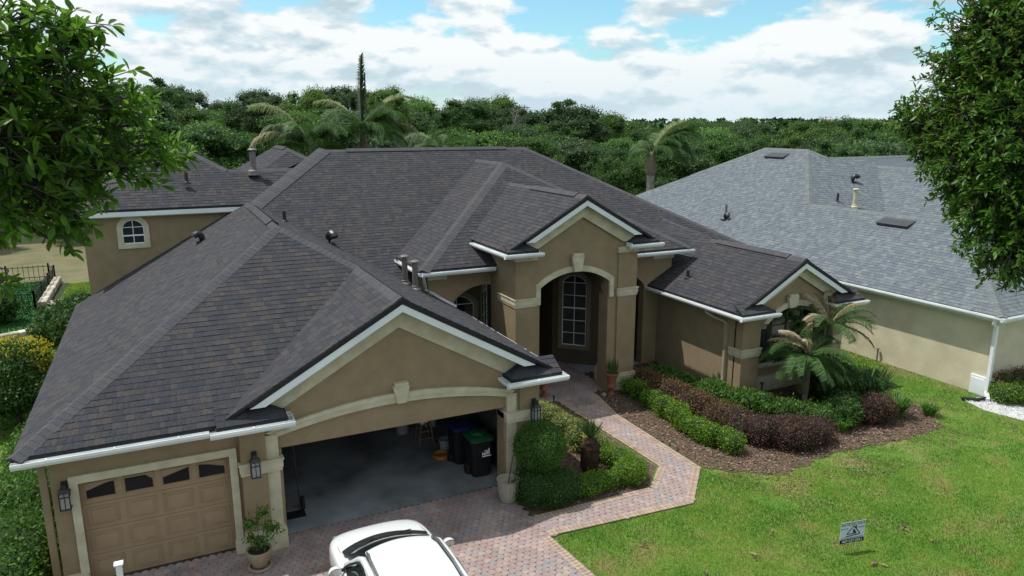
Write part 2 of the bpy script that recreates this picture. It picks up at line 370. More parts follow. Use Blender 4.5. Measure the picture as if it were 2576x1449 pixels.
hipcap((XG, YF+0.01, GZ), (XG, VY+0.1, GZ), DL, DR, HOUSE, name='ridge_cap', parts=True, w=0.2)
ridge_vent((XM, 20.0, PZ), (XM, 24.4, PZ), DL, DR, HOUSE)
hipcap((XM, PY, PZ), (XM, 20.0, PZ), DL, DR, HOUSE, name='ridge_cap')
hipcap((XM, 24.4, PZ), (XM, 25.5, PZ), DL, DR, HOUSE, name='ridge_cap')
# --- main roof
RL, RRx, RY = 5.77, 14.2, 28.35; RZ = MPZ(RY); VS = XR+22.9-(4.35-ze)/S; HX = (VS+RL-RY)/2; HB = (HX, VS-HX, MPZ(VS-HX))
BR_X = RRx+(RY-yr(2.9))
R('main_front_slope', [(HB[0]-.06, HB[1]-.06, MPZ(HB[1]-.06)), (XR-.08, yr(ze)-.08, MPZ(yr(ze)-.08)), (11.66, 27.3, MPZ(27.3)), (11.66, RY, RZ), (RL, RY, RZ)], HOUSE, sh, dk)
R('main_front_slope', [(11.66, RY, RZ), (11.66, 27.3, MPZ(27.3)), (11.66+(27.3-yr(ze)), yr(ze), ze), (BR_X, yr(ze), ze), (RRx, RY, RZ)], HOUSE, sh, dk)
hb = MB()
hb.add([(RRx, RY, RZ), (BR_X, yr(ze), ze), (BR_X, RY+8.05, ze), (RRx, RY, RZ)][:3], [(0, 1, 2)])
hb.add([(RL, RY, RZ), (RRx, RY, RZ), (BR_X, RY+8.05, ze), (RL-8, RY+8.05, ze)], [(0, 1, 2, 3)])
hb.add([(2.75, 25.6, 5.84), HB, (RL, RY, RZ), (4.72, 27.3, MPZ(27.3)-.01)], [(0, 1, 2), (0, 2, 3)])
hb.build('rear_slope', M['shingle'], HOUSE)
hipcap((HB[0]-0.12, HB[1]-0.12, HB[2]-S*0.12+.02), (RL, RY, RZ+.02), tuple(-perp(HB, (RL, RY, RZ), DF)+Vector((0, 0, -.06))), DF, HOUSE, w=0.25)
hipcap((BR_X, yr(ze), ze), (RRx, RY, RZ), DR, DF, HOUSE)
hipcap((RL, RY, RZ), (RL+0.8, RY, RZ), DF, DB, HOUSE, name='ridge_cap')
hipcap((RRx-0.9, RY, RZ), (RRx, RY, RZ), DF, DB, HOUSE, name='ridge_cap')
ridge_vent((RL+0.8, RY, RZ), (RRx-0.9, RY, RZ), DF, DB, HOUSE)
# --- upper-storey wing
TY, TZ = 25.5, 5.82; tz = lambda y: TZ+S*(y-TY)
R('upper_front_slope', [(-2.62, TY, TZ), (2.2, TY, TZ), (2.2, 27.3, tz(27.3)), (1.15, 28.35, tz(28.35)), (0.53, 28.35, tz(28.35))], HOUSE, sh, dk)
R('upper_front_slope', [(2.2, TY, TZ), (2.62, TY, TZ), (4.72, 27.3, tz(27.3)), (2.2, 27.3, tz(27.3))], HOUSE, sh, dk)
R('upper_left_slope', [(-2.62, TY, TZ), (0.53, 28.35, tz(28.35)), (0.53, 29.5, tz(28.35)), (-2.62, 32.7, TZ)], HOUSE, sh, dk)
ub = MB(); zt = tz(28.35); zl = tz(27.3)
ub.add([(1.15, 28.35, zt), (2.2, 27.3, zl), (4.72, 27.3, zl), (4.72, 31, zl-1.8), (1.15, 31.5, zt-1.8), (0.53, 29.5, zt), (-2.62, 32.7, TZ), (0.53, 28.35, zt)], [(0, 1, 2, 3, 4), (0, 4, 6, 5, 7)])
ub.build('upper_rear_slope', M['shingle'], HOUSE)
hipcap((-2.62, TY, TZ), (0.53, 28.35, zt), DL, DF, HOUSE, w=0.2)
hipcap((2.2, 27.3, zl), (1.15, 28.35, zt), DR, DF, HOUSE)
hipcap((0.53, 28.35, zt), (1.15, 28.35, zt), DF, DB, HOUSE, name='ridge_cap')
hipcap((2.2, 27.3, zl), (4.72, 27.3, zl), DF, DB, HOUSE, name='ridge_cap')
drip('drip_edge', (-2.62, TY, TZ+.01), (2.55, TY, TZ+.01), (0, -1, 0), HOUSE, 0.07)
fb = MB(); fb.box(-2.64, TY-0.02, TZ-0.21, 2.5, TY+0.02, TZ-0.07); fb.box(-2.66, TY+0.02, TZ-0.21, -2.62, 32.6, TZ-0.07); fb.build('white_fascia', M['white_soft'], HOUSE)
fb = MB(); fb.box(-2.61, TY+0.02, TZ-0.24, 2.5, 25.9, TZ-0.212); fb.box(-2.61, 25.9, TZ-0.24, -2.24, 32.5, TZ-0.212); fb.build('soffit', M['trim'], HOUSE)
# small rear roof whose peak shows over the wing
R('rear_wing_slope', [(2.9, 29.6, 6.3), (6.9, 29.6, 6.3), (4.9, 31.6, 6.3+S*2), (4.55, 31.25, 6.3+S*1.65)], HOUSE, sh, dk)
R('rear_wing_slope', [(4.55, 31.25, 6.3+S*1.65), (4.9, 31.6, 6.3+S*2), (4.9, 35, 6.3+S*2), (2.9, 35, 6.3), (2.9, 29.6, 6.3)], HOUSE, sh, dk)
ridge_vent((4.9, 31.7, 7.43), (4.9, 34.5, 7.43), DL, DR, HOUSE)
hipcap((3.6, 30.3, 6.3+S*.7), (4.9, 31.6, 7.43), DL, DF, HOUSE); hipcap((6.2, 30.3, 6.7), (4.9, 31.6, 7.43), DR, DF, HOUSE)
# --- porch block roof (hip)
BX0, BX1, BY, BZ = 6.72, 16.6, 20.05, 4.2; BM = (BX0+BX1)/2; AY = BY+BM-BX0; AZ = BZ+S*(BM-BX0)
R('porch_left_slope', [(BX0, BY, BZ), (BM, AY, AZ), (BM, yr(AZ), AZ), (BX0, yr(BZ), BZ)], HOUSE, sh, dk, parts=False)
R('porch_front_slope', [(BX0, BY, BZ), (BX1, BY, BZ), (BM, AY, AZ)], HOUSE, sh, dk)
R('porch_right_slope', [(BX1, BY, BZ), (BX1, yr(BZ), BZ), (BM, yr(AZ), AZ), (BM, AY, AZ)], HOUSE, sh, dk)
hipcap((BX0, BY, BZ), (BM, AY, AZ), DL, DF, HOUSE, w=0.22)
hipcap((BX1, BY, BZ), (BM, AY, AZ), DR, DF, HOUSE)
hipcap((BM, AY, AZ), (BM, yr(AZ)+.1, AZ), DL, DR, HOUSE, name='ridge_cap')

def gable(xl, xr, ze_, yf, yw, ywb, zwb, ret, ridge_back, left_back=None, right_back=None, wallm='stucco', arch=None, right_roof=True, leftname='entry_left_slope', fr=0.46, fullroof=True):
    """white rake boards, cream frieze and soffit, stucco gable wall, two boxed returns with little hip roofs"""
    xc = (xl+xr)/2; zr = ze_+S*(xc-xl)
    g = empty('gable', (xc, yw, ze_)); adopt(g, HOUSE)
    foot = 0.50
    for s in (-1, 1):
        xe = xc+s*(xr-xc); xf = xe-s*foot; zf = ze_+S*foot
        # drip edge, rake board
        f = MB()
        f.prism([(xc, yf-0.03, zr-0.012), (xf, yf-0.03, zf-0.012), (xf-s*.16, yf-0.03, zf-0.012), (xf-s*.16, yf-0.03, zf+S*.16-0.125), (xc, yf-0.03, zr-0.125)], (0, 0.03, 0)); f.build('drip_edge', M['black'], g)
        f = MB(); f.prism([(xc, yf-0.022, zr-0.128), (xf-s*0.12, yf-0.022, zf+S*.12-0.128), (xf-s*0.40, yf-0.022, zf+S*.12-0.128), (xc, yf-0.022, zr-0.285)], (0, 0.035, 0)); f.build('rake_board', M['white_soft'], g)
        f = MB(); f.prism([(xc, yf+0.014, zr-0.20), (xf-s*0.35, yf+0.014, zf-0.20+S*.35), (xf-s*0.35, yf+0.014, zf-0.225+S*.35), (xc, yf+0.014, zr-0.225)], (0, yw-yf-0.02, 0)); f.build('soffit', M['trim'], g)
        f = MB(); f.prism([(xc, yw-0.035, zr-0.226), (xe-s*0.40, yw-0.035, ze_), (xe-s*(0.226+fr)/S, yw-0.035, ze_), (xc, yw-0.035, zr-0.226-fr)], (0, 0.034, 0)); f.build('frieze_board', M['trim'], g)
    return g, xc, zr
def returns(g, xl, xr, ze_, yf, yw, ret, gut=True, sides=True):
    d = yw-yf
    for s in (-1, 1):
        xe = xl if s < 0 else xr; xi = xe-s*ret
        R('return_slope', [(xe, yf, ze_), (xi, yf, ze_), (xi+s*d, yw, ze_+S*d), (xe, yw, ze_+S*d)], g, sh, dk, thick=0.03)
        R('return_slope', [(xi, yf, ze_), (xi, yw, ze_), (xi+s*d, yw, ze_+S*d)], g, sh, dk, thick=0.03)
        lo, hi = min(xe, xi), max(xe, xi)
        b = MB(); b.box(lo+0.02, yf+0.02, ze_-0.17, hi-0.02, yw, ze_-0.035); b.build('return_box', M['trim'], g)
        drip('drip_edge', (lo, yf, ze_), (hi, yf, ze_), (0, -1, 0), g); drip('drip_edge', (xi, yf, ze_), (xi, yw-.02, ze_), (-s, 0, 0), g)
        G = 0.125
        if s < 0: gutter('gutter', (xe-G, yf, ze_-.07), (xi+G, yf, ze_-.07), (0, -1, 0), g, endcaps=(1, 1))
        else: gutter('gutter', (xi-G, yf, ze_-.07), (xe+G, yf, ze_-.07), (0, -1, 0), g)
        if sides == 'board':
            b = MB(); x0 = xi-s*0.0; b.box(min(x0, x0-s*0.03), yf, ze_-0.16, max(x0, x0-s*0.03), yw-.003, ze_-0.03); b.build('white_fascia', M['white_soft'], g)
        else:
            gutter('gutter', (xi, yw-.01, ze_-.07), (xi, yf+.01, ze_-.07), (-s, 0, 0), g, endcaps=(1, 0), hang=0.3)
    return g
# --- garage gable
W14 = 14.2
g, xc, zr = gable(GX0, XR, ze, 13.87, W14, None, None, 1.28, None)
returns(g, GX0, XR, ze, 13.72, W14, 1.28)
wl = MB(); wl.prism(xz([(1.64, 2.085), (6.66, 2.085), (6.66, 2.62), (7.3, 2.62), (7.3, 2.62+.0), (XG, GZ-0.235), (1.1, 2.62), (1.64, 2.62)], W14), (0, 0.33, 0)); wl.build('stucco_wall', M['stucco'], HOUSE)
# arched trim over the double garage door with keystone
lo_ = arc_pts(1.64, 6.66, 2.36, 2.65, 18); up_ = arc_pts(1.40, 6.90, 2.47, 2.86, 18)
tr = MB(); tr.prism(xz(lo_+up_[::-1], W14-0.07), (0, 0.07, 0)); tr.build('arch_trim', M['trim'], HOUSE)
tr = MB(); lo2 = arc_pts(1.60, 6.70, 2.43, 2.73, 18); up2 = arc_pts(1.55, 6.75, 2.445, 2.75, 18); tr.prism(xz(lo2+up2[::-1], W14-0.085), (0, 0.012, 0)); tr.build('trim_bead', M['trim'], HOUSE)
def keystone(xc_, y, z0, z1, w0, w1, par, m='trim'):
    k = MB(); k.prism(xz([(xc_-w0/2, z0), (xc_+w0/2, z0), (xc_+w1/2, z1-0.07), (xc_-w1/2, z1-0.07)], y-0.11), (0, 0.11, 0))
    k.prism(xz([(xc_-w1*0.40, z1-0.068), (xc_+w1*0.40, z1-0.068), (xc_+w1*0.42, z1), (xc_-w1*0.42, z1)], y-0.13), (0, 0.13, 0))
    k.build('keystone', M[m], par)
keystone(4.2, W14, 2.64, 3.09, 0.20, 0.36, HOUSE)
# pilaster trims and plinths beside the big door
def pil(x0, x1, y0, y1, z0, z1, m='trim', name='pilaster'):
    b = MB(); b.box(x0, y0, z0, x1, y1, z1); return b.build(name, M[m], HOUSE)
pil(0.92, 1.40, 14.05, W14+.1, 0, 2.72, 'stucco', 'pillar'); pil(1.40, 1.64, 14.11, 14.53, 0, 2.42, 'trim'); pil(1.64, 1.70, 14.16, 14.53, 0, 2.083, 'stucco', 'door_jamb')
pil(6.66, 6.90, 14.11, 14.53, 0, 2.42, 'trim'); pil(6.60, 6.66, 14.16, 14.53, 0, 2.083, 'stucco', 'door_jamb'); pil(6.96, 7.45, 14.05, 14.6, 0, 2.72, 'stucco', 'pillar'); pil(6.90, 6.96, 14.12, 14.5, 0, 2.72, 'stucco', 'pillar')
def band(x0, x1, y, z0, z1, side=None, ydepth=0.3, par=None, d=0.04):
    b = MB(); h = z1-z0
    b.box(x0-d, y-d, z0+h*.28, x1+d, y+ydepth, z1-h*.12); b.box(x0-d*1.5, y-d*1.5, z1-h*.12+.001, x1+d*1.5, y+ydepth, z1); b.box(x0-d*.55, y-d*.55, z0, x1+d*.55, y+ydepth, z0+h*.28-.001)
    return b.build('trim_band', M['trim'], par or HOUSE)
band(0.92, 1.66, 14.05, 1.69, 1.95, ydepth=.12); band(6.64, 7.45, 14.05, 1.74, 2.0, ydepth=.5)
for x0, x1 in ((0.88, 1.69), (6.62, 7.49)):
    b = MB(); b.box(x0, 13.99, 0, x1, 14.5, 0.40); b.box(x0+.02, 14.01, .401, x1-.02, 14.5, .46); b.build('plinth', M['trim'], HOUSE)
pil(7.10, 7.45, 14.6, 20.45, 0, 2.72, 'stucco', 'side_wall'); pil(-2.25, -2.0, 14.55, 25.5, 0, 2.72, 'stucco', 'side_wall')
# --- single door bay
dw = MB(); dw.prism(xz([(-2.25, 0), (-1.83, 0), (-1.83, 2.1), (0.72, 2.1), (0.72, 0), (0.92, 0), (0.92, 2.72), (-2.25, 2.72)], 14.25), (0, 0.3, 0)); dw.build('stucco_wall', M['stucco'], HOUSE)
t = MB()
t.prism(xz([(-1.97, 0.3), (-1.83, 0.3), (-1.83, 2.1), (0.72, 2.1), (0.72, 0.3), (0.86, 0.3), (0.86, 2.25), (-1.97, 2.25)], 14.19), (0, 0.06, 0)); t.build('door_casing', M['trim'], HOUSE)
for x0, x1 in ((-2.31, -1.83), (0.70, 0.90)):
    b = MB(); b.box(x0, 14.12, 0, x1, 14.26, 0.27); b.box(x0+.02, 14.14, .271, x1-.02, 14.26, .32); b.build('plinth', M['trim'], HOUSE)
gd = empty('garage_door', (-0.55, 14.42, 0)); adopt(gd, HOUSE)
xs = [-1.83+i*(2.55/4) for i in range(5)]; zs = [0.0, 0.52, 1.04, 1.56, 2.10]
for r in range(4):
    b = MB(); b.box(-1.83, 14.42, zs[r]+.006, 0.72, 14.47, zs[r+1]-.002)
    if r < 3:
        for i in range(4):
            x0, x1, z0, z1 = xs[i]+.07, xs[i+1]-.07, zs[r]+.09, zs[r+1]-.08
            for a, q in (((x0, z0), (x1, z0)), ((x0, z1), (x1, z1)), ((x0, z0), (x0, z1)), ((x1, z0), (x1, z1))):
                b.bar((a[0], 14.415, a[1]), (q[0], 14.415, q[1]), 0.016, 0.02, up=(0, 1, 0))
            b.box(x0+.06, 14.405, z0+.05, x1-.06, 14.42, z1-.05)
    sec = b.build('panel', M['door'], gd)
    if r == 3:
        for i in range(4):
            x0, x1 = xs[i]+.09, xs[i+1]-.09; z0, z1 = zs[r]+.12, zs[r+1]-.16
            top = [(x0+(x1-x0)*k/8, z1-0.11*(1 - math.sin(math.pi*k/16)**1.3)*1.0 + (0.05 if i < 0 else 0)) for k in range(9)] if i < 2 else [(x0+(x1-x0)*k/8, z1-0.11*(1-math.sin(math.pi*(8-k)/16)**1.3)) for k in range(9)]
            if i == 1: top = [(x0+(x1-x0)*k/8, z1-(0 if k < 7 else 0.05*(k-6))) for k in range(9)]
            if i == 2: top = [(x0+(x1-x0)*k/8, z1-(0.12-0.12*k/8 if k > 0 else .12)) for k in range(9)]
            p = MB(); p.prism(xz([(x0, z0), (x1, z0)]+top[::-1], 14.410), (0, 0.012, 0)); p.build('pane', M['glass_matt'], sec)
            fr = MB()
            for a, q in (((x0-.025, z0-.02), (x1+.025, z0-.02)), ((x0-.025, z1+.03), (x1+.025, z1+.03)), ((x0-.025, z0-.02), (x0-.025, z1+.03)), ((x1+.025, z0-.02), (x1+.025, z1+.03))):
                fr.bar((a[0], 14.412, a[1]), (q[0], 14.412, q[1]), 0.02, 0.022, up=(0, 1, 0))
            fr.build('window_frame', M['door'], sec)
# --- eave gutters, drips, soffits of the garage wing
gutter('gutter', (XL-.02, YF-.005, ze-.07), (GX0-.13, YF-.005, ze-.07), (0, -1, 0), HOUSE)
drip('drip_edge', (XL, YF, ze), (GX0-.02, YF, ze), (0, -1, 0), HOUSE)
gutter('gutter', (XR, 13.75, ze-.07), (XR, 20.40, ze-.07), (1, 0, 0), HOUSE); drip('drip_edge', (XR, 13.75, ze), (XR, 20.4, ze), (1, 0, 0), HOUSE)
b = MB(); b.box(XL+.01, YF+.01, ze-.17, GX0-.01, YF+.035, ze-.07); b.box(XL+.01, YF+.036, ze-.19, GX0, 14.25, ze-.165); b.box(XL+.005, YF+.036, ze-.19, XL+.03, 25.5, ze-.06); b.box(XL+.031, 14.25, ze-.19, -2.25, 25.5, ze-.165); b.box(7.45, 14.2, ze-.19, XR-.01, 20.4, ze-.165)
b.build('soffit', M['trim'], HOUSE)
b = MB(); b.box(-2.42, 14.3, 0, -2.30, 14.38, 2.55); b.tube([(-2.6, 14.0, 2.72), (-2.5, 14.15, 2.62), (-2.37, 14.34, 2.5)], 0.05, 6); b.build('downspout', M['stucco'], HOUSE)
# --- garage interior
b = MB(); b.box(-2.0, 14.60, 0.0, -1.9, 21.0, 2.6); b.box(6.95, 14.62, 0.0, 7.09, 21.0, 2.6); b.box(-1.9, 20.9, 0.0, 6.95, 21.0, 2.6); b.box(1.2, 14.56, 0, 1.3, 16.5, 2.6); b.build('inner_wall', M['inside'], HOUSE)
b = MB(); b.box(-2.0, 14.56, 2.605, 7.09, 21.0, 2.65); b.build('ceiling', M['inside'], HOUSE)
b = MB(); b.box(7.46, 18.85, -.03, 15.59, 24.3, -.008); b.build('porch_floor', M['concrete'], HOUSE)
b = MB(); b.box(1.7, 14.50, -0.02, 6.6, 14.60, 0.018); b.box(1.31, 14.60, -0.02, 6.94, 20.9, 0.022); b.build('garage_floor', M['concrete'], HOUSE)
random.seed(3)
# --- upper-storey walls and arched window
b = MB(); b.box(-2.25, 25.75, 0, 5.2, 25.99, TZ-.24); b.box(-2.25, 25.99, 0, -2.0, 33, TZ-.24); b.box(-2, 32.75, 0, 5.2, 33, TZ-.24); b.build('stucco_wall', M['stucco'], HOUSE)
def arch_window(xa, xb, z0, zs_, zt, y, par, tw=0.14, rows=3, bars=1, tm='trim', curt=False, frame=0.035, facing=-1, botx=0.0):
    wn = empty('window', ((xa+xb)/2, y, z0)); adopt(wn, par)
    inn = [(xa, z0)]+arc_pts(xa, xb, zs_, zt, 12)+[(xb, z0)]
    out = [(xa-tw, z0-tw)]+arc_pts(xa-tw, xb+tw, zs_+.03, zt+tw, 12)+[(xb+tw, z0-tw)]
    t = MB(); n = len(inn)
    V = xz(inn, y-.045)+xz(out, y-.045)+xz(inn, y)+xz(out, y)
    F = []
    for i in range(n):
        j = (i+1) % n
        F += [(i, j, n+j, n+i), (n+i, n+j, 3*n+j, 3*n+i), (i, 2*n+i, 2*n+j, j)]
    t.add(V, F); t.build('window_surround', M[tm], wn)
    g_ = MB(); g_.prism(xz(inn, y-0.004), (0, 0.003, 0)); g_.build('pane', M['glass'], wn)
    f = MB(); c = 0.5*(xa+xb)
    for i in range(n-1):
        p, q = inn[i], inn[i+1]; f.bar((p[0], y-.02, p[1]), (q[0], y-.02, q[1]), frame, frame, up=(0, 1, 0))
    f.bar((xa, y-.02, z0+.01), (xb, y-.02, z0+.01), frame, frame, up=(0, 1, 0))
    for k in range(1, bars+1):
        xx = xa+(xb-xa)*k/(bars+1); f.bar((xx, y-.016, z0), (xx, y-.016, zt-.02), 0.02, 0.02, up=(0, 1, 0))
    for k in range(1, rows):
        zz_ = z0+(zs_-z0)*k/(rows-1) if rows > 1 else zs_
        f.bar((xa, y-.017, zz_), (xb, y-.017, zz_), 0.02 if k != rows//2 else .045, 0.022, up=(0, 1, 0))
    f.build('window_frame', M['white_soft'], wn)
    return wn
arch_window(-1.18, -0.57, 4.72, 5.24, 5.47, 25.75, HOUSE, tw=0.15, rows=3)
# --- porch block walls, arches
def wall(pts, y, d, m='stucco', name='stucco_wall'): b = MB(); b.prism(xz(pts, y), (0, d, 0)); return b.build(name, M[m], HOUSE)
wall([(7.05, 2.3), (7.84, 2.3)]+arc_pts(7.84, 9.9, 3.02, 3.5, 14)+[(9.9, 4.03), (7.05, 4.03)], 20.5, 0.3)
wall([(7.05, 0), (7.84, 0), (7.84, 2.3), (7.05, 2.3)], 20.5, 0.3)
wall(arc_pts(13.2, 15.0, 2.9, 3.35, 12)+[(15.0, 0), (16.15, 0), (16.15, 4.03), (13.2, 4.03)], 20.5, 0.3)
b = MB(); b.box(7.05, 20.81, 0, 7.3, 26, 4.0); b.box(15.9, 20.81, 0, 16.15, 24, 4.0); b.build('side_wall', M['stucco'], HOUSE)
for x0, x1 in ((7.02, 7.62), (8.42+6.9, 16.18)):
    b = MB(); b.box(x0, 20.44, 3.80, x1, 20.499, 3.98); b.build('capital', M['trim'], HOUSE)
gutter('gutter', (BX0-.02, BY-.005, BZ-.07), (9.05, BY-.005, BZ-.07), (0, -1, 0), HOUSE); gutter('gutter', (13.45, BY-.005, BZ-.07), (BX1+.1, BY-.005, BZ-.07), (0, -1, 0), HOUSE)
drip('drip_edge', (BX0, BY, BZ), (9.1, BY, BZ), (0, -1, 0), HOUSE); drip('drip_edge', (13.4, BY, BZ), (BX1, BY, BZ), (0, -1, 0), HOUSE)
gutter('gutter', (BX0, 23.0, BZ-.07), (BX0, BY-.02, BZ-.07), (-1, 0, 0), HOUSE); drip('drip_edge', (BX0, BY, BZ), (BX0, 22.9, BZ), (-1, 0, 0), HOUSE)
b = MB(); b.box(BX0+.01, BY+.01, BZ-.19, 9.2, 20.49, BZ-.16); b.box(13.3, BY+.01, BZ-.19, BX1-.01, 20.49, BZ-.16); b.box(BX0+.01, 20.49, BZ-.19, 7.04, 23, BZ-.16); b.box(BX0+.011, BY+.012, BZ-.158, BX0+.03, 23, BZ-.06); b.box(BX0+.04, BY+.012, BZ-.158, 9.2, BY+.03, BZ-.06); b.box(13.3, BY+.012, BZ-.158, BX1, BY+.03, BZ-.06); b.build('soffit', M['trim'], HOUSE)
b = MB(); b.tube([(6.72, 20.0, 4.06), (6.86, 20.3, 3.78), (7.0, 20.62, 3.55)], 0.045, 6); b.bar((7.0, 20.62, 3.52), (7.35, 20.35, 3.27), 0.09, 0.06); b.bar((7.35, 20.35, 3.27), (7.86, 20.3, 2.95), .1, .07); b.build('downspout', M['white'], HOUSE)
# porch floor slab below its pavers, ceiling and inner walls with windows
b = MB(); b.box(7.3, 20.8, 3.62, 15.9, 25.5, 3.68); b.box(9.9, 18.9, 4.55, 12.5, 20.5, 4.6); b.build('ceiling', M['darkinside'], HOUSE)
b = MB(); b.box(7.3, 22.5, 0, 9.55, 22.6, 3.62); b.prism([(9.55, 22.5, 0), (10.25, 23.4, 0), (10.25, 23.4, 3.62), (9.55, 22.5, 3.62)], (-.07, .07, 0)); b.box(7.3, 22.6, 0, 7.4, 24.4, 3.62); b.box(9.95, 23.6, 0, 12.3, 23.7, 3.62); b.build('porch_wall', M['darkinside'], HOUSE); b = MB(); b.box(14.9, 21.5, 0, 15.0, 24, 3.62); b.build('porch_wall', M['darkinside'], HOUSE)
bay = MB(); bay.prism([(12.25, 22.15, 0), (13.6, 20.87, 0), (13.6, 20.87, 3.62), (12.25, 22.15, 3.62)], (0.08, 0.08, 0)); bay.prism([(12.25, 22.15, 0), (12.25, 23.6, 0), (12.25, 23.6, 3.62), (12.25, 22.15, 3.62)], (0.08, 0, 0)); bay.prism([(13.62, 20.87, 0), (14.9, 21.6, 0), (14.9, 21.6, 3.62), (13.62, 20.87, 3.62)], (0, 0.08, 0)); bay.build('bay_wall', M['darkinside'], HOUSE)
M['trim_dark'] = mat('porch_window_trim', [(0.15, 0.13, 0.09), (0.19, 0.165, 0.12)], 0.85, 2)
def rotwin(cx, cy, ang, wd, z0, zs_, zt, tw, rows, par, curt=True):
    wn = arch_window(-wd/2, wd/2, z0, zs_, zt, 0.0, par, tw=tw, rows=rows, tm='trim_dark')
    Rm = Matrix.Translation((cx, cy, 0)) @ Matrix.Rotation(ang, 4, 'Z') @ wn.matrix_basis
    wn.matrix_basis = Rm
    if curt:
        cb = MB()
        for k in range(22): x = -wd/2+.03+k*(wd-.06)/21; cb.box(x, -.0075, z0+.05, x+.010, -.0055, zs_-.02)
        c = cb.build('blind', M['curtain']); c.parent = wn; c.matrix_parent_inverse = (Matrix.Translation((0, 0, z0))).inverted()
    return wn
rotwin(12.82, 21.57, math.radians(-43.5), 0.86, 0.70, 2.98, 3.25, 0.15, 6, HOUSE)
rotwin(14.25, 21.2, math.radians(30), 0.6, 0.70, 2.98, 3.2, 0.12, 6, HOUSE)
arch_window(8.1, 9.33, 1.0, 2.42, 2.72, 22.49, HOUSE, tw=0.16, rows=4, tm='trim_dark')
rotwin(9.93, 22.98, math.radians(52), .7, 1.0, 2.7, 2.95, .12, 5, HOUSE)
b = MB(); b.box(10.2, 23.52, 0, 12.1, 23.58, 2.9); b.build('front_door', M['wooddoor'], HOUSE)
M['brass'] = mat('brass', [(0.35, 0.27, 0.12)], 0.3, metal=1.0)
b = MB(); b.lathe(12.0, 23.5, [(0, 1.0), (.03, 1.01), (.035, 1.04), (0, 1.06)], 8); b.build('door_knob', M['brass'], HOUSE)
# wrought iron screen inside the left arch
b = MB()
for i in range(9): b.bar((8.98+i*.1, 20.62, 0), (8.98+i*.1, 20.62, 3.2), .018, .018, up=(0, 1, 0))
for z in (0.3, 1.2, 2.1, 2.8): b.bar((8.95, 20.62, z), (9.85, 20.62, z), .02, .02)
for i in range(8):
    for z in (.75, 1.65, 2.45):
        c = (9.03+i*.1, z); b.tube([(c[0]+.045*math.cos(a), 20.62, c[1]+.1*math.sin(a)) for a in [k*math.pi/5 for k in range(11)]], .008, 4)
b.build('iron_screen', M['blackmetal'], HOUSE)
# --- entry tower
EX0, EX1, EZ, EYF, EW = 8.72, 13.98, 4.85, 18.45, 18.72; EC = (EX0+EX1)/2; ERZ = EZ+S*(EC-EX0)
fb_ = lambda z: BY+(z-BZ)/S
g, xc, zr = gable(EX0, EX1, EZ, 18.47, EW, None, None, 1.0, None, fr=0.42)
returns(g, EX0, EX1, EZ, 18.40, EW, 1.0, sides='board')
R('entry_left_slope', [(EX0, 18.47, EZ), (EC, 18.47, ERZ), (EC, fb_(ERZ), ERZ), (EX0, fb_(EZ), EZ)], HOUSE, sh, dk)
R('entry_right_slope', [(EC, 18.47, ERZ), (EX1, 18.47, EZ), (EX1, fb_(EZ), EZ), (EC, fb_(ERZ), ERZ)], HOUSE, sh, dk)
hipcap((EC, 18.47, ERZ), (EC, 19.0, ERZ), DL, DR, HOUSE, name='ridge_cap', w=.2); ridge_vent((EC, 19.0, ERZ), (EC, 21.9, ERZ), DL, DR, HOUSE); hipcap((EC, 21.9, ERZ), (EC, fb_(ERZ)+.1, ERZ), DL, DR, HOUSE, name='ridge_cap')
gutter('gutter', (EX0, 20.95, EZ-.07), (EX0, 18.4, EZ-.07), (-1, 0, 0), HOUSE); drip('drip_edge', (EX0, 18.4, EZ), (EX0, 20.9, EZ), (-1, 0, 0), HOUSE)
b = MB(); b.box(EX0+.01, 18.5, EZ-.19, 9.12, 20.9, EZ-.16); b.box(EX0+.012, 18.5, EZ-.158, EX0+.03, 20.9, EZ-.06); b.box(13.4, 18.5, EZ-.19, EX1-.01, 20.9, EZ-.16); b.build('soffit', M['trim'], HOUSE)
aw = arc_pts(9.95, 12.38, 3.63, 4.04, 16)
wall([(9.95, 3.16), ]+aw+[(12.38, 3.16), (12.75, 3.16), (12.75, 4.72), (13.35, 4.72), (EC, ERZ-.235), (9.2, 4.72), (9.75, 4.72), (9.75, 3.16)], EW+.05, 0.3)
lo_ = [(9.95, 3.12)]+aw+[(12.38, 3.12)]; up_ = [(9.80, 3.12)]+arc_pts(9.80, 12.54, 3.74, 4.21, 16)+[(12.54, 3.12)]
tr = MB(); tr.prism(xz(lo_+up_[::-1], EW-.01), (0, 0.055, 0)); tr.build('arch_trim', M['trim'], HOUSE)
keystone(EC-.17, EW+.0, 4.05, 4.60, 0.26, 0.42, HOUSE)
for x0, x1 in ((9.12, 9.80), (12.70, 13.40)):
    b = MB(); b.box(x0, EW, 0, x1, 20.5 if x0 < 10 else 19.75, 4.72); b.build('pillar', M['stucco'], HOUSE)
    band(x0, x1, EW, 3.10, 3.36, ydepth=0.9 if x0 > 10 else 1.2)
    b = MB(); b.box(x0-.08, EW-.08, 0, x1+.08, 19.85, .46); b.box(x0-.05, EW-.05, .461, x1+.05, 19.8, .54); b.build('plinth', M['trim'], HOUSE)
    b = MB(); b.box(x0-.03, EW-.04, 4.50, x1+.03, EW+.6, 4.68); b.build('capital', M['trim'], HOUSE)
for x0, x1 in ((9.80, 9.95), (12.38, 12.70)):
    b = MB(); b.box(x0, EW+.07, 0, x1, 19.3, 3.16 if x0 < 10 else 3.159); b.build('pillar', M['stucco'], HOUSE)
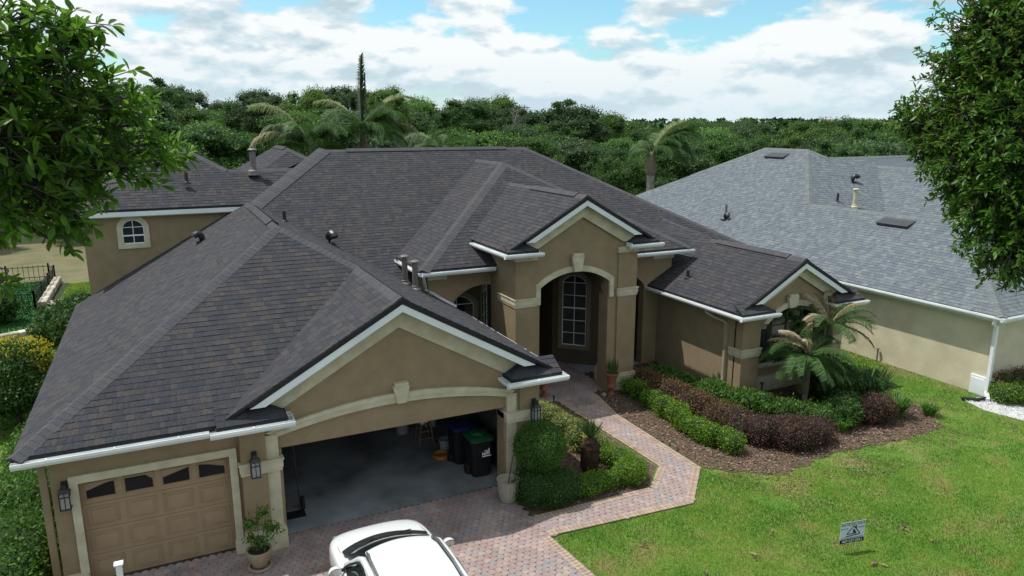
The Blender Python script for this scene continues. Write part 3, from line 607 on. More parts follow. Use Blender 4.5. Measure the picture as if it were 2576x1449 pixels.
# --- right wing
CX0, CX1, CYF, CW = 15.15, 20.29, 15.8, 16.2; CC = (CX0+CX1)/2; CRZ = ze+S*(CC-CX0)
g, xc, zr = gable(CX0, CX1, ze, 15.95, CW, None, None, 1.3, None, fr=0.34)
returns(g, CX0, CX1, ze, 15.78, CW, 1.3)
R('right_wing_left_slope', [(CX0, 15.95, ze), (CC, 15.95, CRZ), (CC, yr(CRZ), CRZ), (CX0, 21.2, ze)], HOUSE, sh, dk)
R('right_wing_right_slope', [(CC, 15.95, CRZ), (CX1, 15.95, ze), (CX1, 22.5, ze), (CC, yr(CRZ), CRZ)], HOUSE, sh, dk)
for tri in ([(CC, 20.2, CRZ+.01), (18.0, 23.5, MPZ(23.5)+.02), (16.9, 22.9, MPZ(22.9)-.02)], [(CC, 20.2, CRZ+.01), (16.9, 22.9, MPZ(22.9)-.02), (16.9, 20.5, ze+S*(16.9-CX0)-.02)], [(CC, 20.2, CRZ+.01), (18.0, 23.5, MPZ(23.5)+.02), (19.2, 22.7, MPZ(22.7)-.02)], [(CC, 20.2, CRZ+.01), (19.2, 22.7, MPZ(22.7)-.02), (18.7, 20.6, ze+S*(CX1-18.7)-.02)]): R('right_wing_back_slope', tri, HOUSE, sh, dk, thick=.02)
hipcap((CC, 15.95, CRZ), (CC, 16.6, CRZ), DL, DR, HOUSE, name='ridge_cap', w=.2); ridge_vent((CC, 16.6, CRZ), (CC, 19.9, CRZ), DL, DR, HOUSE); hipcap((CC, 19.9, CRZ), (CC, 20.6, CRZ), DL, DR, HOUSE, name='ridge_cap'); hipcap((CC, 20.4, CRZ), (18.0, 23.5, MPZ(23.5)+.02), DL, DR, HOUSE, name='ridge_cap')
gutter('gutter', (CX0, 20.9, ze-.07), (CX0, 15.78, ze-.07), (-1, 0, 0), HOUSE); drip('drip_edge', (CX0, 15.8, ze), (CX0, 20.9, ze), (-1, 0, 0), HOUSE)
b = MB(); b.box(CX0+.01, 15.9, ze-.19, 15.62, 20.9, ze-.165); b.box(CX0+.012, 15.9, ze-.16, CX0+.03, 20.9, ze-.06); b.build('soffit', M['trim'], HOUSE)
b = MB(); b.box(15.6, CW+.3, 0, 15.85, 20.49, 2.72); b.build('side_wall', M['stucco'], HOUSE)
b = MB(); b.box(15.6, CW, 0, 16.32, CW+.35, 2.72); b.build('pillar', M['stucco'], HOUSE); band(15.6, 16.32, CW, 1.37, 1.63, ydepth=.55)
b = MB(); b.box(19.1, CW, 0, 19.85, CW+.35, 2.72); b.build('pillar', M['stucco'], HOUSE); band(19.1, 19.85, CW, 1.37, 1.63, ydepth=.55)
b = MB(); b.box(15.52, CW-.06, 0, 16.38, 16.62, .16); b.box(19.05, CW-.06, 0, 19.9, 16.6, .16); b.build('plinth', M['trim'], HOUSE)
ca = arc_pts(16.6, 18.85, 2.35, 2.82, 14)
wall([(16.32, 2.2), (16.6, 2.2)]+ca+[(18.85, 2.2), (19.1, 2.2), (19.1, 2.72), (19.55, 2.72), (CC, CRZ-.235), (15.8, 2.72), (16.32, 2.72)], CW+.06, .22)
tr = MB(); tr.prism(xz(ca+arc_pts(16.42, 19.03, 2.40, 3.0, 14)[::-1], CW), (0, .06, 0)); tr.build('arch_trim', M['trim'], HOUSE)
keystone(CC-.2, CW+.02, 2.80, 3.22, .28, .42, HOUSE)
b = MB(); b.box(16.32, 16.6, 0, 19.1, 16.8, .85); b.box(15.86, 20.48, 0, 19.8, 20.6, 2.7); b.box(19.6, 16.56, 0, 19.84, 22, 2.7); b.build('stucco_wall', M['stucco'], HOUSE)
b = MB(); b.box(16.33, 16.53, .80, 19.09, 16.7, .93); b.build('window_sill', M['trim'], HOUSE); b = MB(); b.box(16.33, 16.50, 0, 19.09, 16.6, .5); b.build('plinth', M['trim'], HOUSE)
gbk = empty('glass_block_window', (17, 16.6, .93)); adopt(gbk, HOUSE)
M['gblock'] = mat('glass_block', [(0.028, 0.034, 0.034), (0.045, 0.052, 0.05)], 0.15, 8, bump=.3, bscale=25, spec=.5)
me = None
for i in range(4):
    for j in range(8):
        x, z = 16.36+i*.2, .94+j*.2
        if me is None:
            q = MB(); q.prism([(0, 0, 0), (.185, 0, 0), (.185, 0, .185), (0, 0, .185)], (0, .08, 0)); q.prism([(.03, -.008, .03), (.155, -.008, .03), (.155, -.008, .155), (.03, -.008, .155)], (0, .008, 0)); o = q.build('glass_block', M['gblock'], gbk); me = o.data
        else: o = bpy.data.objects.new('glass_block', me); COL.objects.link(o); adopt(o, gbk)
        o.matrix_basis = Matrix.Translation((x, 16.61, z))
q = MB(); q.box(16.34, 16.64, .93, 17.17, 16.68, 2.54); q.build('mortar', M['trim_dark'], gbk)
q = MB(); q.box(17.18, 16.64, .93, 19.1, 16.66, 2.9); q.build('pane', M['glass'], HOUSE)
q = MB()
for x in (17.18, 17.8, 18.44, 19.08): q.box(x, 16.60, .93, x+.04, 16.64, 2.9)
for z in (1.5, 2.1): q.box(17.2, 16.605, z, 19.1, 16.638, z+.03)
q.build('window_frame', M['trim_dark'], HOUSE)
M['spout'] = mat('tan_downspout', [(0.30, 0.25, 0.17), (0.36, 0.30, 0.21)], .5)
b = MB(); b.tube([(15.16, 17.45, 2.78), (15.17, 17.42, 2.62), (15.3, 17.2, 2.5), (15.46, 16.95, 2.42), (15.53, 16.88, 2.35)], .045, 8); b.box(15.5, 16.84, .0, 15.595, 16.93, 2.36); b.build('downspout', M['spout'], HOUSE)
# --- lanterns
def lantern(x, y, z):
    L = empty('wall_lantern', (x, y, z)); adopt(L, HOUSE)
    b = MB(); b.box(x-.05, y-.04, z+.30, x+.05, y-.001, z+.46); b.bar((x, y-.03, z+.40), (x, y-.13, z+.40), .03, .03)
    b.add([(x-.10, y-.23, z+.30), (x+.10, y-.23, z+.30), (x+.10, y-.03, z+.30), (x-.10, y-.03, z+.30), (x-.05, y-.18, z+.37), (x+.05, y-.18, z+.37), (x+.05, y-.08, z+.37), (x-.05, y-.08, z+.37)], [(0, 3, 2, 1), (4, 5, 6, 7), (0, 1, 5, 4), (1, 2, 6, 5), (2, 3, 7, 6), (3, 0, 4, 7)])
    b.box(x-.04, y-.17, z+.37, x+.04, y-.09, z+.44)
    for dx in (-.08, .08):
        for dy in (-.21, -.05): b.box(x+dx-.009, y+dy-.009, z, x+dx+.009, y+dy+.009, z+.30)
    for dx in (-.08, .08): b.box(x+dx-.008, y-.21, z+.22, x+dx+.008, y-.05, z+.235)
    b.box(x-.08, y-.218, z+.22, x+.08, y-.204, z+.235); b.box(x-.006, y-.217, z, x+.006, y-.203, z+.3); b.box(x-.09, y-.22, z-.02, x+.09, y-.04, z)
    b.build('lantern_frame', M['blackmetal'], L)
    q = MB(); q.box(x-.07, y-.20, z+.001, x+.07, y-.06, z+.299); q.build('lantern_glass', M['frost'], L)
M['frost'] = mat('lantern_glass', [(0.22, 0.23, 0.24), (0.30, 0.31, 0.32)], .2, 6, spec=.5)
lantern(-2.04, 14.25, 1.72); lantern(1.16, 14.05-.042, 1.74); lantern(7.28, 14.05-.042, 1.80)
# --- roof vents
def goose(x, y, z, ang, par, s=1.0):
    b = MB(); pts = [Vector((x, y, z-.08)), Vector((x, y, z+.10*s))]
    d = Vector((math.cos(ang), math.sin(ang), 0))
    for k in range(1, 6): a = k*math.pi/5*.9; pts.append(Vector((x, y, z+.10*s))+d*.11*s*(1-math.cos(a))+Vector((0, 0, .11*s*math.sin(a))))
    b.tube(pts, .085*s, 10); b.box(x-.16, y-.16, z-.03, x+.16, y+.16, z-.0); return b.build('gooseneck_vent', M['blackmetal'], par)
goose(1.0, 23.57, 4.98, math.radians(200), HOUSE, 1.1); goose(4.74, 23.35, 4.70, math.radians(-70), HOUSE, 1.5)
def boot(x, y, z, h, par, m='blackmetal'): b = MB(); b.lathe(x, y, [(.11, z-.05), (.09, z+.03), (.055, z+.05), (.055, z+h), (.0, z+h)], 10); return b.build('vent_pipe', M[m], par)
boot(3.52, 24.15, 5.36, .34, HOUSE); boot(.83, 26.4, 6.52, .33, HOUSE); boot(15.88, 19.25, 3.30, .28, HOUSE)
def flue(x, y, z, h, par, m='pipe', r=.085):
    b = MB(); b.lathe(x, y, [(r*2.1, z-.12), (r*1.9, z+.03), (r*1.25, z+.07), (r*1.25, z+.12), (r, z+.13), (r, z+h-.16), (r*1.12, z+h-.15), (r*1.12, z+h-.12), (r*.8, z+h-.1), (r*.8, z+h-.06), (r*1.5, z+h-.06), (r*1.55, z+h-.03), (r*1.2, z+h), (0, z+h+.015)], 14)
    return b.build('flue_pipe', M[m], par, smooth=False)
flue(6.22, 20.15, 3.83, .86, HOUSE); flue(6.40, 19.75, 3.73, .86, HOUSE); flue(3.0, 26.9, 6.80, .78, HOUSE, r=.1)
flush_parts(300)
# ================================================================== NEIGHBOUR'S HOUSE
NB = tag(empty('neighbour_house', (23, 14, 0)), 'cream stucco house next door with a large light grey shingle roof', 'house')
ns, nd = M['shingle_n'], M['deck_n']; NZ = 2.7; NX, NY = 22.6, 12.77; NRX = 26.45; NRZ = NZ+S*(NRX-NX); NRF = NY+(NRX-NX)
PX, PFY, PBY = 30.4, 27.9, 30.9; PZ2 = NZ+S*(PX-NX); JY = PFY-(PX-NRX)
R('left_slope', [(NX, NY, NZ), (NRX, NRF, NRZ), (NRX, JY, NRZ), (NX, JY, NZ)], NB, ns, nd)
R('left_slope', [(NX, JY, NZ), (NRX, JY, NRZ), (PX, PFY, PZ2), (PX, PBY, PZ2), (NX, PBY+PX-NX, NZ)], NB, ns, nd)
R('front_slope', [(NX, NY, NZ), (NRX, NRF, NRZ), (2*NRX-NX, NY, NZ)], NB, ns, nd)
uz = lambda y: NRZ+S*(y-JY); vy = lambda x: x-7.385+(NRZ-4.46)/S*0+(JY-23.95)
R('upper_front_slope', [(NRX, JY, NRZ), (28.5, vy(28.5), uz(vy(28.5))), (31.1, vy(31.1), uz(vy(31.1))), (31.1, 27.2, uz(27.2)), (PX, PFY, PZ2)], NB, ns, nd)
R('upper_front_slope', [(31.1, vy(31.1), uz(vy(31.1))), (34.5, vy(34.5), uz(vy(34.5))), (31.1, 27.2, uz(27.2))], NB, ns, nd)
wz = lambda x: uz(vy(28.5))+S*(x-28.5)
R('side_wing_slope', [(28.5, vy(28.5), wz(28.5)), (28.5, 17, wz(28.5)), (33.8, 17, wz(33.8)), (33.8, vy(33.8), wz(33.8))], NB, ns, nd)
hipcap((33.8, 17, wz(33.8)), (33.8, vy(33.8), wz(33.8)), DL, DR, NB, M['cap_n'], name='ridge_cap')
hipcap((31.1, 27.2, uz(27.2)), (40, 27.2, uz(27.2)), DF, DB, NB, M['cap_n'], name='ridge_cap')
nb_ = MB(); nb_.add([(NRX, NRF, NRZ), (2*NRX-NX, NY, NZ), (2*NRX-NX, 21, NZ), (NRX, JY, NRZ)], [(0, 1, 2, 3)])
nb_.add([(PX, PFY, PZ2), (31.1, 27.2, uz(27.2)), (42, 27.2, uz(27.2)), (42, 36, 3.0), (PX, 36, 3.5), (PX, PBY, PZ2), (NX, PBY+PX-NX, NZ), (42, PBY+PX-NX, NZ)], [(0, 1, 2, 3, 4, 5), (4, 6, 7, 3), (5, 6, 4)])
nb_.add([(33.8, vy(33.8), wz(33.8)), (33.8, 17, wz(33.8)), (38, 17, 3.9), (38, 27.2, 3.9)], [(0, 1, 2, 3)]); nb_.add([(34.5, vy(34.5), uz(vy(34.5))), (33.8, vy(33.8), wz(33.8)), (38, 22, 3.9), (40, 26.5, 6.4), (42, 27.2, uz(27.2))], [(0, 1, 2, 3, 4)])
nb_.build('rear_slope', M['shingle_n'], NB)
cn = M['cap_n']
hipcap((NX, NY, NZ), (NRX, NRF, NRZ), DL, DF, NB, cn); hipcap((2*NRX-NX, NY, NZ), (NRX, NRF, NRZ), DR, DF, NB, cn); hipcap((NRX, NRF, NRZ), (NRX, JY, NRZ), DL, DR, NB, cn, name='ridge_cap')
hipcap((NRX, JY, NRZ), (PX, PFY, PZ2), DL, DF, NB, cn); hipcap((PX, PFY, PZ2), (PX, PBY, PZ2), DL, DR, NB, cn, name='ridge_cap')
hipcap((NX+5, PBY+PX-NX-5, NZ+S*5), (PX, PBY, PZ2), DL, DB, NB, cn); hipcap((31.1, 27.2, uz(27.2)), (PX, PFY, PZ2), DR, DF, NB, cn)
gutter('gutter', (NX, 36, NZ-.02), (NX, NY-.12, NZ-.02), (-1, 0, 0), NB, hang=2.0); gutter('gutter', (NX-.12, NY, NZ-.02), (30.3, NY, NZ-.02), (0, -1, 0), NB, hang=2)
b = MB(); b.box(22.95, 13.2, 0, 23.2, 38, NZ-.19); b.box(23.2, 13.2, 0, 30.0, 13.4, NZ-.19); b.box(28.8, 18.5, 2.5, 34, 18.7, 5.2); b.box(29.9, 13.4, 0, 30, 20, 2.5); b.build('stucco_wall', M['stucco_n'], NB)
b = MB(); b.box(NX+.01, NY+.01, NZ-.2, 22.96, 36, NZ-.17); b.box(22.96, NY+.01, NZ-.2, 30.2, 13.2, NZ-.17); b.build('soffit', M['white_soft'], NB)
b = MB(); b.box(22.86, 13.15, 0, 22.95, 13.62, .52); b.box(22.88, 13.13, .521, 22.96, 13.64, .60); b.box(22.861, 13.10, 0, 23.5, 13.2, .52); b.build('corner_plinth', M['white_soft'], NB)
b = MB(); b.tube([(22.55, 12.95, 2.6), (22.57, 12.98, 2.46), (22.72, 13.06, 2.38), (22.86, 13.10, 2.30)], .055, 8); b.box(22.82, 13.02, .12, 22.93, 13.12, 2.33); b.bar((22.87, 13.07, .15), (22.55, 12.82, .05), .12, .08); b.build('downspout', M['white'], NB)
M['drain'] = mat('black_drain_hose', [(.015, .015, .015), (.03, .03, .03)], .6)
b = MB(); b.tube([(22.62, 12.9, .06), (22.3, 12.95, .05), (21.95, 13.25, .05)], .06, 8); tag(b.build('drain_hose', M['drain']), 'short black corrugated drain hose lying on the grass at the neighbour house corner', 'hose')
def skylight_vent(x, y, L_):      # long low black ridge-type vent lying on the left slope
    z = NZ+S*(x-NX); b = MB(); n = Vector((-S, 0, 1)).normalized(); t = Vector((1, 0, S)).normalized()
    c = Vector((x, y, z)); yv = Vector((0, 1, 0)); q = lambda a, bb, h: c+yv*a+t*bb+n*h
    b.add([q(-L_/2, -.26, .0), q(L_/2, -.26, 0), q(L_/2, .28, 0), q(-L_/2, .28, 0), q(-L_/2, -.26, .13), q(L_/2, -.26, .13), q(L_/2, .28, .03), q(-L_/2, .28, .03)], [(0, 3, 2, 1), (4, 5, 6, 7), (0, 1, 5, 4), (1, 2, 6, 5), (2, 3, 7, 6), (3, 0, 4, 7)])
    return b.build('roof_vent', M['vent'], NB)
M['vent'] = mat('dark_vent_metal', [(.035, .035, .04), (.06, .06, .065)], .5)
skylight_vent(29.75, 29.35, 1.3); skylight_vent(25.95, 19.15, 1.35)
flue(28.9, 23.55, 4.66, .85, NB, 'cream_pipe' if 'cream_pipe' in M else 'trim', r=.085); boot(28.3, 24.0, 4.88, .4, NB); goose(30.75, 25.3, 5.66, math.radians(-20), NB, 1.3)
boot(25.0, 27.7, 4.06, .5, NB, 'pipe'); goose(24.7, 27.4, 3.88, math.radians(-100), NB, 1.2)
b = MB(); b.box(22.85, 18.6, 1.0, 22.94, 18.95, 1.35); b.box(22.88, 18.72, .1, 22.92, 18.78, 1.0); b.build('meter_box', M['pipe'], NB)

# ================================================================== GROUND
def np_poly(name, pts, z, m, kind='structure', thick=None):
    b = MB(); b.add([(x, y, z) for x, y in pts], [tuple(range(len(pts)))]); o = b.build(name, m, fix=False); o['kind'] = kind; return o
def inpoly(x, y, poly):
    x = np.asarray(x); y = np.asarray(y); r = np.zeros(x.shape, bool); n = len(poly)
    for i in range(n):
        x0, y0 = poly[i]; x1, y1 = poly[(i+1) % n]
        c = ((y0 > y) != (y1 > y)) & (x < (x1-x0)*(y-y0)/((y1-y0) if y1 != y0 else 1e-9)+x0); r ^= c
    return r
M['ground'] = mat('woodland_floor', [(.022, .035, .012), (.04, .055, .02)], 1.0, .05, wpos=True)
M['field'] = mat('dry_field', [(.105, .105, .045), (.15, .135, .075), (.09, .105, .04)], 1.0, .35, bump=.5, bscale=8, wpos=True)
M['turf'] = mat('green_turf', [(.020, .085, .018), (.03, .115, .026)], .9, .8, bump=.6, bscale=30, wpos=True)
M['lawn'] = mat('lawn_soil', [(.06, .14, .016), (.095, .175, .026), (.17, .16, .06)], 1.0, .9, bump=.8, bscale=25, wpos=True, detail=8)
np_poly('ground', [(-3000, -200), (3000, -200), (3000, 4000), (-3000, 4000)], -.06, M['ground'])
np_poly('dry_field', [(-60, 45.5), (3.5, 45.5), (3.5, 62), (-60, 62)], -.045, M['field'])
LAWN = [(-14, 3), (45, 3), (45, 45.5), (-4.9, 45.5), (-5.0, 34), (-14, 33.5)]
np_poly('lawn', LAWN, -.014, M['lawn'])
np_poly('neighbour_turf', [(-20, 33.9), (-5.2, 34.1), (-5.1, 38.8), (-5.6, 39.3), (-5.6, 46.4), (-20, 46.4)], -.009, M['turf'])
M['sand'] = mat('joint_sand', [(.045, .035, .032), (.075, .06, .052)], 1.0, 3)
DRV = [(-2.3, 4), (6.85, 4), (6.78, 10.45), (6.70, 11.95), (6.92, 12.0), (6.92, 12.87), (6.72, 12.95), (6.72, 14.0), (6.6, 14.5), (-2.3, 14.42)]
drv = np_poly('driveway', DRV, -.004, M['sand'])
WLK = [(6.66, 12.02), (10.25, 11.79), (11.56, 13.12), (11.6, 16.9), (11.95, 18.7), (12.6, 18.8), (12.6, 23.5), (7.6, 24.3), (7.6, 20.6), (9.0, 18.6), (10.47, 18.64), (10.66, 13.64), (9.78, 12.84), (6.7, 12.87)]
wlk = np_poly('walkway', WLK, -.003, M['sand'])
PAV = [(.29, .215, .20), (.32, .24, .22), (.30, .23, .22), (.28, .235, .23), (.33, .255, .235), (.295, .22, .208), (.285, .225, .218), (.35, .275, .25), (.25, .235, .24), (.31, .235, .22)]
M['paver'] = mat('clay_paver', PAV, .9, 1.3, .7, bump=.5, bscale=90, island=2, spec=.2)
M['brick'] = mat('border_brick', [(.33, .245, .19), (.29, .21, .17), (.36, .275, .215), (.31, .235, .195)], .9, 12, .8, bump=.5, bscale=90, island=2, spec=.2)
def paver_shape(i, r=.083, h=.045):      # six-sided cobble with wavy sides
    rd = random.Random(i); top = []
    for k in range(12):
        a = math.pi/6*k+math.pi/12*0; rr = r*(1.0 if k % 2 == 0 else .90)*(1+(.05 if (k//2) % 2 else -.05))*rd.uniform(.98, 1.02)
        top.append((rr*math.cos(a+math.pi/6), rr*math.sin(a+math.pi/6)))
    v = [(x*.95, y*.95, h) for x, y in top]+[(x, y, h-.006) for x, y in top]+[(x, y, -.004) for x, y in top]; n = 12
    f = [tuple(range(n))]+[(i, n+i, n+(i+1) % n, (i+1) % n) for i in range(n)]+[(n+i, 2*n+i, 2*n+(i+1) % n, n+(i+1) % n) for i in range(n)]
    me = bpy.data.meshes.new('paver'); me.from_pydata(v, [], f); me.materials.append(M['paver']); return v, f, me
shapes = [paver_shape(i, h=.012) for i in range(5)]
def lay_pavers(poly, sheet, bbox, limit, near):
    px_, py_ = .150, .130; x0, x1, y0, y1 = bbox; items = []
    j = 0; y = y0
    while y < y1:
        x = x0+(px_/2 if j % 2 else 0)
        while x < x1:
            if inpoly(np.array([x, x+.06, x-.06, x, x]), np.array([y, y, y, y+.06, y-.06]), poly).all(): items.append((x+random.uniform(-.003, .003), y+random.uniform(-.003, .003)))
            x += px_
        y += py_; j += 1
    items.sort(key=lambda p: (p[0]-near[0])**2+(p[1]-near[1])**2)
    st = MB()
    for i, (x, y) in enumerate(items):
        v, f, me = shapes[i % 5]; a = random.choice((0, 2, 4))*math.pi/3
        dz = random.uniform(0, .003)
        if i < limit:
            o = bpy.data.objects.new('paver', me); COL.objects.link(o); o.location = (x, y, dz); o.rotation_euler = (random.uniform(-.008, .008), random.uniform(-.008, .008), a); adopt(o, sheet)
        else:
            c, s = math.cos(a), math.sin(a); st.add([(x+c*p[0]-s*p[1], y+s*p[0]+c*p[1], p[2]+dz) for p in v], f)
    if st.f: o = st.build('paver', M['paver'], sheet, fix=False); o['kind'] = 'stuff'
lay_pavers(DRV, drv, (-2.3, 6.9, 7.5, 14.5), 300, (5.2, 10.5))
lay_pavers(WLK, wlk, (6.6, 12.7, 11.7, 24.3), 300, (9.6, 12.2))
def border(path, side, sheet, w=.2, bl=.1, name='border_brick', limit=300):
    n = 0; me = None; lst = []
    for (x0, y0), (x1, y1) in zip(path[:-1], path[1:]):
        L_ = math.hypot(x1-x0, y1-y0); k = max(1, round(L_/bl)); tx, ty = (x1-x0)/L_, (y1-y0)/L_; nx, ny = -ty*side, tx*side
        for i in range(k):
            lst.append((x0+tx*(i+.5)*L_/k+nx*w/2, y0+ty*(i+.5)*L_/k+ny*w/2, math.atan2(ty, tx), L_/k))
    b = MB(); hx, hy = .046, w/2-.004; z = .022
    b.add([(-hx, -hy, 0), (hx, -hy, 0), (hx, hy, 0), (-hx, hy, 0), (-hx, -hy, z-.005), (hx, -hy, z-.005), (hx, hy, z-.005), (-hx, hy, z-.005), (-hx+.005, -hy+.005, z), (hx-.005, -hy+.005, z), (hx-.005, hy-.005, z), (-hx+.005, hy-.005, z)],
          [(8, 9, 10, 11)]+[(i, (i+1) % 4, 4+(i+1) % 4, 4+i) for i in range(4)]+[(4+i, 4+(i+1) % 4, 8+(i+1) % 4, 8+i) for i in range(4)])
    me = bpy.data.meshes.new(name); me.from_pydata(b.v, [], b.f); me.materials.append(M['brick'])
    for i, (x, y, a, l_) in enumerate(lst):
        o = bpy.data.objects.new(name, me); COL.objects.link(o); o.location = (x, y, -.001+random.uniform(0, .002)); o.rotation_euler = (0, 0, a+random.uniform(-.02, .02)); adopt(o, sheet)
border([(6.85, 8.2), (6.78, 10.45), (6.66, 12.02)], 1, drv)
border([(6.66, 12.02), (10.25, 11.79), (11.56, 13.12), (11.6, 16.9), (11.95, 18.6)], 1, wlk)
border([(6.75, 12.87), (9.78, 12.84), (10.66, 13.64), (10.52, 18.5)], -1, wlk)
# planting beds
M['mulch'] = mat('bark_mulch', [(.055, .038, .027), (.115, .08, .058), (.08, .056, .042)], 1.0, 9, bump=1.0, bscale=45, wpos=True, detail=8)
BED1 = [(6.74, 12.9), (9.76, 12.9), (10.60, 13.66), (10.46, 18.5), (7.5, 18.5), (7.5, 14.0), (6.76, 14.0)]
BED2 = [(11.62, 13.1), (12.8, 12.11), (13.53, 11.99), (15.25, 12.29), (16.76, 12.1), (18.31, 12.06), (19.42, 12.13), (19.94, 12.85), (20.34, 13.53), (20.5, 16.5), (15.6, 16.5), (15.6, 20.5), (12.6, 20.5), (12.6, 18.9), (11.98, 18.65), (11.64, 16.9)]
def rough(pts, amp, lo=0):
    r = random.Random(4); out = []
    for i, (p, q) in enumerate(zip(pts, pts[1:]+pts[:1])):
        L_ = math.hypot(q[0]-p[0], q[1]-p[1]); k = max(1, int(L_/.12)); nx, ny = -(q[1]-p[1])/L_, (q[0]-p[0])/L_
        for j in range(k):
            t = j/k; a = amp*(math.sin(7*(p[0]+L_*t))*.5+r.uniform(-1, 1)*.6) if i >= lo and i < lo+8 and j else 0; out.append((p[0]+(q[0]-p[0])*t+nx*a, p[1]+(q[1]-p[1])*t+ny*a))
    return out
b1 = np_poly('planting_bed', BED1, -.0055, M['mulch']); b2 = np_poly('planting_bed', rough(BED2, .09), -.0045, M['mulch'])

# ------------------------------------------------------------------ foliage tools
def orient(d, n):
    d = d/np.linalg.norm(d, axis=1, keepdims=True); s = np.cross(d, n); s /= (np.linalg.norm(s, axis=1, keepdims=True)+1e-9); n2 = np.cross(s, d); return d, s, n2
def leaf_quads(P, D, Nn, L_, W_, fold=.18):      # rhombic leaf, one quad
    d, s, n = orient(D, Nn); L_ = np.asarray(L_).reshape(-1, 1); W_ = np.asarray(W_).reshape(-1, 1)
    a = P; b = P+d*L_*.5+s*W_*.5+n*L_*fold*.5; c = P+d*L_; e = P+d*L_*.5-s*W_*.5+n*L_*fold*.5
    V = np.stack([a, b, c, e], 1).reshape(-1, 3); F = np.arange(len(P)*4).reshape(-1, 4); return V, F
LEAF_V = np.array([(0, 0, 0), (.25, .30, .05), (.6, .5, .06), (.88, .3, .0), (1, 0, -.08), (.88, -.3, .0), (.6, -.5, .06), (.25, -.30, .05), (.35, 0, -.02), (.75, 0, -.05)])
LEAF_F = np.array([(0, 8, 1), (1, 8, 2), (8, 9, 2), (2, 9, 3), (3, 9, 4), (0, 7, 8), (7, 6, 8), (8, 6, 9), (6, 5, 9), (5, 4, 9)])
def big_leaves(P, D, Nn, L_, W_):
    d, s, n = orient(D, Nn); L_ = np.asarray(L_).reshape(-1, 1, 1); W_ = np.asarray(W_).reshape(-1, 1, 1); t = LEAF_V[None]
    V = P[:, None]+d[:, None]*t[:, :, 0:1]*L_+s[:, None]*t[:, :, 1:2]*W_+n[:, None]*t[:, :, 2:3]*L_
    k = len(LEAF_V); F = (LEAF_F[None]+np.arange(len(P))[:, None, None]*k).reshape(-1, 3); return V.reshape(-1, 3), F
def rand_dir(n): v = rng.normal(size=(n, 3)); return v/np.linalg.norm(v, axis=1, keepdims=True)
def sample_blobs(blobs, n, lo=.72, hi=1.05, power=2.0, zmin=None):
    """points near the surface of the union of superellipsoids, with outward normals"""
    B = np.array([b[:6] if len(b) >= 6 else (b[0], b[1], b[2], b[3], b[3], b[3]) for b in blobs], float)
    A = (B[:, 3]*B[:, 4]+B[:, 3]*B[:, 5]+B[:, 4]*B[:, 5]); P = []; Nn = []; got = 0
    while got < n:
        k = rng.choice(len(B), size=n*2, p=A/A.sum()); u = rand_dir(n*2); q = np.abs(u)**power; r = (q.sum(1))**(-1/power)
        pt = u*r[:, None]; f = rng.uniform(lo, hi, (n*2, 1)); p = B[k, :3]+pt*f*B[k, 3:6]; nn = np.sign(pt)*np.abs(pt)**(power-1)/B[k, 3:6]; nn /= np.linalg.norm(nn, axis=1, keepdims=True)
        ok = np.ones(len(p), bool)
        for j in range(len(B)):
            dd = (np.abs((p-B[j, :3])/B[j, 3:6])**power).sum(1); ok &= ~((dd < (lo*.86)**power) & (k != j))
        if zmin is not None: ok &= p[:, 2] > zmin
        P.append(p[ok]); Nn.append(nn[ok]); got += ok.sum()
    return np.concatenate(P)[:n], np.concatenate(Nn)[:n]
def core_mesh(blobs, sc=.8, power=2.0, name='core', m=None, parent=None):
    mb = MB()
    for b in blobs:
        b = b if len(b) >= 6 else (b[0], b[1], b[2], b[3], b[3], b[3]); k = len(mb.v); nu, nv = 8, 5
        for i in range(nv+1):
            for j in range(nu):
                th = math.pi*i/nv; ph = 2*math.pi*j/nu; u = np.array([math.sin(th)*math.cos(ph), math.sin(th)*math.sin(ph), math.cos(th)]); r = (np.abs(u)**power).sum()**(-1/power)
                mb.v.append((b[0]+u[0]*r*b[3]*sc, b[1]+u[1]*r*b[4]*sc, b[2]+u[2]*r*b[5]*sc))
        for i in range(nv):
            for j in range(nu): mb.f.append((k+i*nu+j, k+i*nu+(j+1) % nu, k+(i+1)*nu+(j+1) % nu, k+(i+1)*nu+j)); mb.mi.append(0)
    return mb
def foliage(name, blobs, n, size, m, coremat=None, parent=None, power=2.0, spread=.9, aspect=.5, lo=.78, hi=1.08, core=.82, zmin=.0, upbias=.3, sprigs=.07):
    P, Nn = sample_blobs(blobs, n, lo, hi, power, zmin)
    if sprigs: q_ = rng.random(n) < sprigs; P[q_] += (Nn[q_]*rng.uniform(.0, .13, (q_.sum(), 1))+rand_dir(q_.sum())*.03)
    D = Nn*.6+rand_dir(n)*spread+np.array([0, 0, upbias]); Nrm = Nn+rand_dir(n)*.7
    L_ = rng.uniform(.7, 1.3, n)*size; V, F = leaf_quads(P-D/np.linalg.norm(D, axis=1, keepdims=True)*L_[:, None]*.4, D, Nrm, L_, L_*aspect)
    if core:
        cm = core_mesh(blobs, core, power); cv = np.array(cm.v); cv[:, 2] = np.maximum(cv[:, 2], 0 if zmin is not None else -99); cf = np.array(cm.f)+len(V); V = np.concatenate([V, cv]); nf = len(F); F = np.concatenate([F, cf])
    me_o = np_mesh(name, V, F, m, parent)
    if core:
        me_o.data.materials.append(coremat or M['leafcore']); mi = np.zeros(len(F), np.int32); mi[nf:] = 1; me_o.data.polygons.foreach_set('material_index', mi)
    return me_o
def leafmat(name, cols, tr=.3, ns=3.0, ov=0.0): return mat(name, cols, .6, ns, .7, island=True, spec=.35, translucent=tr, wpos=False, objvar=ov)
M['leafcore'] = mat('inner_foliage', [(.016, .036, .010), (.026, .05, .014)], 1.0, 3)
M['corepurple'] = mat('inner_purple_foliage', [(.018, .010, .010), (.028, .016, .014)], 1.0, 3)
